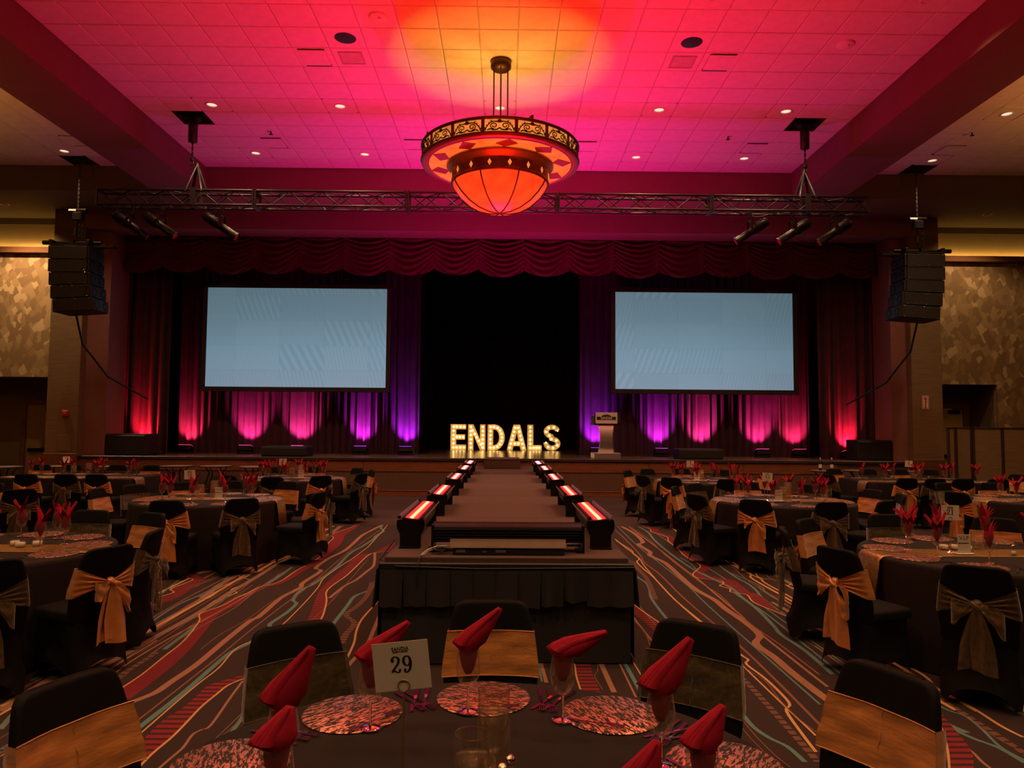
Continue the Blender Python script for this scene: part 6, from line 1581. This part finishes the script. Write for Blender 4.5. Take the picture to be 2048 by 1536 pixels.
number_stand('12', -4.19, 9.75, 'white card numbered twelve on a thin brass rod', 0, -.05, .145, .26)
number_stand('4', -4.19, 13.8, 'white card numbered four on a thin brass rod', 0, 0, .145, .24)
number_stand('3', 3.55, 13.9, 'white card numbered three on a thin brass rod', 0, .02, .145, .25)
number_stand('6', 7.97, 14.3, 'white card numbered six on a thin brass rod', 0, .05, .15, .26)
number_stand('7', -8.38, 14.0, 'white table card turned almost edge on above the long table', 1.2, 0, .145, .24)

# glass cylinders, shakers, votives, event cards
def vase(x, y, r, h, wl, lab, seg=28):
    t = thing('cylinder_vase', lab, 'vase', (x, y, TZP + .004), group='glass cylinder vases')
    ob('glass_wall', MB().lathe([(r, 0), (r, h), (r - .0012, h + .001), (r - .0025, h), (r - .0025, .008), (.001, .008)], seg).lathe([(.001, 0), (r, 0)], seg), t, mats=m_vase)
    ob('rim', MB().tube([((r - .0012) * math.cos(a), (r - .0012) * math.sin(a), h + .001) for a in [2 * PI * k / 28 for k in range(28)]], .0016, 5, closed=True), t, mats=m_rimglass)
    ob('water', MB().lathe([(.001, .0085), (r - .0030, .0085), (r - .0030, wl), (.001, wl)], seg), t, mats=m_water)
    ob('floating_candle', MB().lathe([(.001, wl + .012), (.014, wl + .014), (.018, wl + .006), (.016, wl - .006), (.001, wl - .008)], 14).cyl((0, 0, wl + .012), (.001, 0, wl + .022), .0012, 5), t, mats=m_waxclear)
m_waxclear = thin_glass('clear_wax', (.95, .88, .75), .8, .2)
vase(-.025, 2.12, .046, .232, .172, 'tall clear glass cylinder of water, farther of the two on table twenty-nine')
vase(-.078, 1.93, .0465, .187, .132, 'shorter clear glass cylinder of water, nearer of the two on table twenty-nine')
for k, pts in {'12': [(-4.03, 9.72), (-3.90, 9.85)], '13': [(3.83, 10.0), (3.98, 10.22)], '4': [(-3.98, 13.7), (-3.9, 13.95)], '3': [(3.76, 13.9)], '7': [(-8.2, 13.95), (-8.0, 14.1)], '6': [(8.02, 14.25), (8.18, 14.35)], '21': [(3.93, 6.05)], '20': []}.items():
    for i, (x, y) in enumerate(pts):
        vase(x, y, .05, (.19, .235)[i % 2] if k != '21' else .13, (.12, .18)[i % 2] if k != '21' else .05, 'clear glass cylinder vase on %s, %s' % (PHRASE[k], ('the shorter one', 'the taller one')[i % 2] if len(pts) > 1 else 'standing alone'), 20)
def shaker(x, y, lab):
    t = thing('salt_shaker', lab, 'shaker', (x, y, TZP + .004), group='glass salt and pepper shakers')
    ob('body', MB().lathe([(.001, 0), (.021, 0), (.022, .004), (.016, .055), (.014, .065)], 10), t, mats=m_vase)
    ob('salt', MB().lathe([(.001, .003), (.018, .003), (.015, .035), (.001, .036)], 10), t, mats=m_wax)
    ob('steel_cap', MB().lathe([(.0165, .065), (.0165, .075), (.012, .083), (.006, .088), (.001, .089)], 12), t, mats=m_chrome)
shaker(.0, 1.985, 'glass shaker with steel cap behind the shorter vase on table twenty-nine'); shaker(.022, 2.035, 'glass shaker with steel cap beside the tall vase on table twenty-nine')
shaker(4.02, 5.75, 'glass shaker with steel cap on table twenty-one, beside the event card'); shaker(3.92, 9.86, 'glass shaker on table thirteen, beside the event card'); shaker(3.99, 9.88, 'glass shaker on table thirteen, farther from the event card')
shaker(3.85, 13.75, 'glass shaker on table three beside the vase'); shaker(-7.9, 13.9, 'glass shaker on the alarm side long table'); shaker(8.3, 14.2, 'glass shaker on long table six')
g = thing('votive_cup', 'small round empty glass votive cup near the front of table twenty-nine', 'glass', (.052, 1.84, TZP + .001))
ob('glass_bowl', MB().lathe([(.001, .0), (.024, .0), (.036, .02), (.040, .045), (.037, .075), (.03, .10), (.0285, .10)], 24), g, mats=m_vase)
def votive(x, y, lab):
    t = thing('votive_candle', lab, 'candle', (x, y, TZP + .001), group='white votive candles')
    ob('glass_bowl', MB().lathe([(.001, 0), (.03, 0), (.044, .018), (.046, .035), (.038, .055)], 18), t, mats=m_vase)
    ob('wax', MB().lathe([(.001, .004), (.028, .004), (.034, .016), (.034, .042), (.001, .043)], 16), t, mats=m_wax)
for i, (x, y) in enumerate(((-3.93, 5.93), (-3.84, 5.86), (-3.75, 5.93))):
    votive(x, y, 'white votive candle in a round glass on the table opposite twenty-one, %s' % ('farther, alarm side', 'nearest the runner', 'farther, aisle side')[i])
for i, (x, y) in enumerate(((3.63, 6.02), (3.72, 6.02), (3.80, 5.98))): votive(x, y, 'white votive candle behind the event card on table twenty-one, %s from the number stand' % nth[i])
vip_me = text_mesh('V.I.P', .042, pbr('gold_print', (.42, .30, .12), .5, .3, bump=0), .0015)
def vip(x, y, lab, rz=0, logo=True, ph=''):
    t = thing('event_card', lab, 'card', (x, y, TZP + .005), rz, 'white event cards')
    ob('base_holder', MB().box((-.07, -.03, 0), (.07, .03, .008), c=.003), t, mats=m_card)
    c = ob('card', MB().box((-.052, -.001, .008), (.052, .001, .155)), t, mats=m_card)
    me = vip_me.copy(); me.transform(Tm(0, -.002, .128) @ Matrix.Rotation(PI / 2, 4, 'X')); ob('lettering', me, c)
    ob('printed_line', MB().box((-.036, -.0018, .082), (.038, -.001, .088)).lathe([(.001, 0), (.006, 0)], 10, M=Tm(-.04, -.0018, .085) @ Matrix.Rotation(PI / 2, 4, 'X')), c, mats=m_ink)
for k, (x, y, rz) in {'21': (3.66, 5.80, 0), '13': (3.74, 9.93, .1), '12': (-3.80, 9.75, -.1), '4': (-3.82, 13.72, 0), '3': (3.64, 13.78, 0), '20': (-4.02, 5.76, 0)}.items():
    vip(x, y, 'white upright event card printed in gold on ' + PHRASE[k], rz)

# ------------------------------------------------------------------ chairs
CH=[('29','s',-0.06,3.35,270),('29','o',-0.74,2.95,304),('29','o',0.69,3.01,235),('29','s',-1.2,2.39,338),('29','s',1.13,2.51,206),('21','s',2.67,5.4,21),('21','o',3.16,4.86,54),('21','s',3.07,6.77,313),('21','o',2.7,6.26,342),('21','o',3.88,7.12,271),('21','s',4.67,6.94,234),('20','s',-3.02,5.3,155),('20','o',-3.12,5.96,188),('20','s',-3.54,6.89,242),('20','o',-4.11,7.04,269),('20','o',-3.39,4.85,127),('13','s',3.2,9.1,57),('13','o',3.88,8.91,91),('13','o',2.75,9.63,24),('13','s',2.77,10.67,333),('13','o',3.13,11.18,305),('13','s',3.89,11.42,269),('13','s',5.04,10.4,194),('13','o',4.61,11.07,232),('13','s',4.51,9.09,122),('13','o',5.07,9.85,167),('12','s',-3.85,8.59,95),('12','o',-3.23,8.82,126),('12','s',-2.66,9.5,167),('12','o',-2.73,10.2,198),('12','s',-3.43,10.99,246),('12','o',-4.17,10.99,281),('12','s',-4.65,10.79,305),('12','o',-5.04,10.34,334),('12','s',-5.17,9.8,0),('4','o',-3.9,12.5,94),('4','s',-3.31,12.81,124),('4','o',-2.86,13.41,160),('4','o',-3.19,14.73,228),('4','s',-2.86,14.26,201),('4','o',-4.59,14.89,299),('4','s',-3.98,15.05,269),('4','s',-4.59,12.77,61),('3','s',3.09,12.99,51),('3','o',3.83,12.71,89),('3','o',2.76,13.39,26),('3','s',2.73,14.64,328),('3','o',3.15,15.12,301),('3','s',3.79,15.3,272),('3','o',4.42,15.0,242),('3','s',4.94,14.31,199)]
gname = {'29': 'chairs around table twenty-nine', '21': 'chairs around table twenty-one', '13': 'chairs around table thirteen', '12': 'chairs around table twelve', '4': 'chairs around table four', '3': 'chairs around table three', '20': 'chairs around the table opposite twenty-one', 'R': 'chairs around the table behind twenty-one'}
sn = {'s': 'gold satin', 'o': 'sheer gold organza'}
for i, (k, s, x, y, h) in enumerate(CH):
    tx, ty = TABLES[k]
    place_chair(s, x, y, h, "black covered chair with %s sash, %s seat of %s" % (sn[s], clock(h + 180), PHRASE[k]), gname[k], (0, 1, 2)[i % 3])
EXTRA = [('s', -8.18, 12.80, 92, 'first from alarm end, hall side, alarm side long table', 'L7'), ('o', -7.50, 12.80, 90, 'second from alarm end, hall side, alarm long table', 'L7'), ('s', -6.98, 12.82, 88, 'third from alarm end, hall side, alarm side long table', 'L7'),
         ('o', -6.45, 13.55, 190, 'aisle end of the alarm side long table', 'L7'), ('s', -7.5, 15.2, 262, 'last on the stage side, alarm side long table', 'L7'), ('o', -8.2, 15.25, 270, 'third on the stage side, alarm side long table', 'L7'), ('o', -9.15, 15.25, 270, 'second on the stage side, alarm side long table', 'L7'), ('s', -9.75, 15.2, 275, 'first on the stage side, alarm side long table', 'L7'),
         ('s', 7.19, 13.25, 92, 'first from the aisle, hall side, long table six', 'L6'), ('o', 7.68, 13.22, 92, 'second from the aisle, hall side, long table six', 'L6'), ('s', 8.20, 13.22, 88, 'third from the aisle, hall side, long table six', 'L6'), ('o', 8.82, 13.22, 90, 'fourth from the aisle, hall side, long table six', 'L6'),
         ('o', 6.52, 14.1, 12, 'aisle end of long table six', 'L6'), ('s', 9.85, 14.2, 195, 'far end of long table six', 'L6'), ('s', 7.25, 15.6, 283, 'first from the aisle, stage side, long table six', 'L6'), ('o', 7.95, 15.62, 270, 'second from the aisle, stage side, long table six', 'L6'), ('s', 8.65, 15.62, 270, 'third from the aisle, stage side, long table six', 'L6'), ('o', 9.25, 15.6, 262, 'fourth from the aisle, stage side, long table six', 'L6'),
         ('o', 7.30, 11.66, 295, 'eleven clock seat of the edge table', 'R'), ('s', 8.02, 11.72, 265, 'twelve clock seat of the edge table', 'R'), ('s', 6.56, 10.2, 18, 'aisle side seat of the edge table', 'R'),
         ('s', -7.45, 10.35, 250, 'facing the camera behind the votive table', 'LX'), ('o', -6.50, 9.85, 125, 'behind the votive table, bow in view', 'LX'), ('s', -6.30, 8.75, 100, 'in shade behind the votive table', 'LX')]
eg = {'L7': 'chairs around the alarm side long table', 'L6': 'chairs around long table six', 'R': gname['R'], 'LX': 'chairs of the table outside the frame'}
for i, (s, x, y, h, lab, g_) in enumerate(EXTRA):
    place_chair(s, x, y, h, 'black chair with %s sash, %s' % (sn[s], lab), eg[g_], i % 3)

# ------------------------------------------------------------------ bare tables by the stage front, bottles, partition, wall fittings
m_lam = pbr('grey_laminate', (.26, .20, .16), .35, var=.1, scale=5, bump=0)
def make_bare():
    t = thing('cafe_table', '', 'table', group='bare round tables along the stage front')
    ob('table_top', MB().lathe([(.001, .735), (.36, .735), (.385, .74), (.385, .762), (.36, .765), (.001, .765)], 32), t, mats=m_lam)
    ob('edge_band', MB().lathe([(.386, .738), (.39, .742), (.39, .76), (.386, .764)], 32), t, mats=m_plastic)
    for s in (-1, 1):
        for q in (-1, 1):
            ob('leg', MB().tube([(s * .2, q * .18, .735), (s * .12, q * .12, .6), (s * .26, q * .22, .0)], .014, 6), t, mats=m_dkmetal)
    return t
bt = make_bare()
BARE = [(-8.0, 17.85, 'first of three bare round tables below the alarm side screen'), (-7.08, 17.95, 'second of three bare round tables below the alarm side screen'), (-6.05, 17.75, 'third of three bare round tables below the alarm side screen'),
        (7.85, 17.7, 'bare round table holding the wine bottles by the stage'), (8.75, 17.9, 'bare round table next to the bottle table by the stage'), (9.75, 17.9, 'bare round table nearest the hydrant sign pilaster'), (-11.6, 17.0, 'bare round table in front of the alarm side door'), (-10.6, 17.4, 'bare round table below the alarm box'), (-9.35, 17.5, 'bare round table below the subwoofer on the alarm side')]
for i, (x, y, lab) in enumerate(BARE):
    o = bt if i == 0 else dup(bt, (x, y, 0), i * .7); o.location = (x, y, 0); o['label'] = 'dark ' + lab
m_bottle = pbr('bottle_glass', (.012, .016, .010), .12, .0, bump=0)
for x, lab in ((7.70, 'dark wine bottle with pale label, nearer the aisle on the bare table'), (7.98, 'dark wine bottle with pale label, nearer the jamb on the bare table')):
    t = thing('wine_bottle', lab, 'bottle', (x, 17.7, .766), group='wine bottles on the bare table')
    ob('glass_body', MB().lathe([(.001, 0), (.036, 0), (.038, .01), (.038, .19), (.03, .215), (.015, .24), (.014, .30), (.001, .30)], 18), t, mats=m_bottle)
    ob('paper_label', MB().lathe([(.0385, .06), (.0385, .15)], 18), t, mats=m_card)
    ob('capsule', MB().lathe([(.0155, .25), (.0155, .312), (.001, .313)], 14), t, mats=pbr('pink_foil', (.55, .25, .22), .4, .3, bump=0))
t = thing('glass_carafe', 'clear two handled glass carafe between the wine bottles', 'carafe', (7.84, 17.68, .766))
ob('glass_body', MB().lathe([(.001, 0), (.05, 0), (.06, .03), (.062, .11), (.045, .15), (.05, .18)], 20), t, mats=m_vase)
for s in (-1, 1): ob('handle', MB().tube([(s * .055, 0, .13), (s * .085, 0, .12), (s * .09, 0, .07), (s * .06, 0, .04)], .006, 6), t, mats=m_chrome)
# folding partition panels on the lectern side
pxs = [10.52, 10.72, 11.12, 11.84, 12.55, 13.26, 13.97, 14.68]
for i, (a, b) in enumerate(zip(pxs, pxs[1:])):
    y0 = 17.2 + .03 * (i % 2)
    t = thing('partition_panel', 'tan cloth folding partition panel, %s from the hydrant sign pilaster' % (ords + ['sixth', 'seventh'])[i], 'partition', ((a + b) / 2, y0, 0), group='folding partition panels'); w2 = (b - a) / 2 - .006
    ob('cloth_panel', MB().box((-w2 + .04, -.025, .06), (w2 - .04, .025, 1.80), c=.006), t, mats=m_panelcloth)
    ob('frame', MB().box((-w2, -.035, .02), (-w2 + .045, .035, 1.84), c=.006).box((w2 - .045, -.035, .02), (w2, .035, 1.84), c=.006).box((-w2, -.035, 1.80), (w2, .035, 1.845), c=.006).box((-w2, -.035, .02), (w2, .035, .065), c=.006), t, mats=pbr('partition_frame', (.05, .022, .014), .5, bump=.03))
    for s in (-1, 1): ob('foot', MB().box((s * w2 * .7 - .03, -.09, 0), (s * w2 * .7 + .03, .09, .025), c=.006), t, mats=m_dkmetal)
# alarm box and signs
t = thing('fire_alarm_box', 'small red alarm box on the grasscloth pilaster', 'alarm', (-11.11, YP, 2.03))
ob('housing', MB().box((-.08, -.05, -.08), (.08, 0, .08), c=.012), t, mats=m_red); ob('strobe_lens', MB().box((-.045, -.062, -.03), (.045, -.048, .05), c=.006), t, mats=pbr('red_lens', (.55, .10, .08), .3, bump=0))
def ext_sign(x, y, z, w_, h, lab):
    t = thing('extinguisher_sign', lab, 'sign', (x, y, z), group='white extinguisher signs')
    ob('plate', MB().box((-w_ / 2, -.008, -h / 2), (w_ / 2, 0, h / 2), c=.003), t, mats=m_white)
    sm = MB()
    for a, b, c, d in ((-.42, .47, -.36, -.47), (.36, .47, .42, -.47), (-.36, .47, .36, .43), (-.36, -.43, .36, -.47)): sm.box((a * w_, -.011, min(b, d) * h), (c * w_, -.0075, max(b, d) * h))
    sm.box((-.10 * w_, -.012, -.36 * h), (.10 * w_, -.0075, .22 * h), c=.002).box((-.24 * w_, -.012, .22 * h), (.22 * w_, -.0075, .36 * h), c=.002).box((-.16 * w_, -.012, -.40 * h), (.16 * w_, -.0075, -.34 * h)).box((.14 * w_, -.012, .0 * h), (.20 * w_, -.0075, .25 * h))
    ob('red_symbol', sm, t, mats=m_red)
ext_sign(10.755, YP, 2.47, .17, .35, 'white sign with a red extinguisher symbol on the grasscloth pilaster')
ext_sign(10.60, 20.3, 3.45, .14, .30, 'white sign with a red extinguisher symbol on the red lit stage side wall')
bpy.data.objects['extinguisher_sign.001'].rotation_euler = (0, 0, -.5)
t = thing('extinguisher_cabinet', 'dark wall cabinet low on the red lit stage side wall', 'cabinet', (10.70, 20.5, 2.05), -PI / 2)
ob('body', MB().box((-.25, -.18, -.36), (.25, 0, .36), c=.01), t, mats=pbr('cabinet_maroon', (.12, .02, .02), .4, bump=0)); ob('glass_door', MB().box((-.18, -.19, -.28), (.18, -.178, .28), c=.006), t, mats=m_plastic)
ob('latch', MB().box((.19, -.2, -.04), (.22, -.178, .04)), t, mats=m_chrome)
t = thing('poster_easel', 'framed poster standing in the recess by the door', 'poster', (-13.95, 18.9, 0))
ob('frame', MB().box((-.32, -.02, .55), (.32, .02, 1.45), c=.01), t, mats=m_woodtrim); ob('poster_sheet', MB().box((-.27, -.026, .6), (.27, -.018, 1.4)), t, mats=pbr('poster_brown', (.12, .07, .04), .6, var=.5, scale=5, bump=0))
for s in (-1, 1): ob('leg', MB().cyl((s * .25, 0, 0), (s * .2, .02, .6), .014, 6), t, mats=m_dkmetal)
ob('leg', MB().cyl((0, .3, 0), (0, .02, 1.2), .014, 6), t, mats=m_dkmetal)
tag(ob('access_panel', MB().box((-.17, -.012, -.2), (.17, 0, .2), c=.004), None, (-11.12, YP - .002, 1.28), mats=m_grass), 'small square access panel low on the alarm box pilaster', 'panel')

# ------------------------------------------------------------------ added side fill, unseen house uplight, cove lights
for sx in (-1, 1):
    for y in (10.3, 5.0):
        lamp('SPOT', 'side_ceiling_fill', (sx * 12.0, y, 5.6), 420, (1, .40, .055), (sx * 12.0, y, 9), .3, 155, .5)  # unseen fill added to warm the side ceilings, no fitting there
lamp('SPOT', 'house_uplight', (0.0, 3.0, 6.4), 260, (1, .45, .10), (0, 3.0, 9), .05, 107, .2)
for x0, x1 in ((-17.5, -11.7), (11.3, 17.5)):       # cove lights on the ledge under the tan bands
    o = lamp('AREA', 'cove_light', ((x0 + x1) / 2, 19.22, 6.475), 11, (1, .58, .16), None, x1 - x0, sizey=.05); o.rotation_euler = (PI - .35, 0, 0)
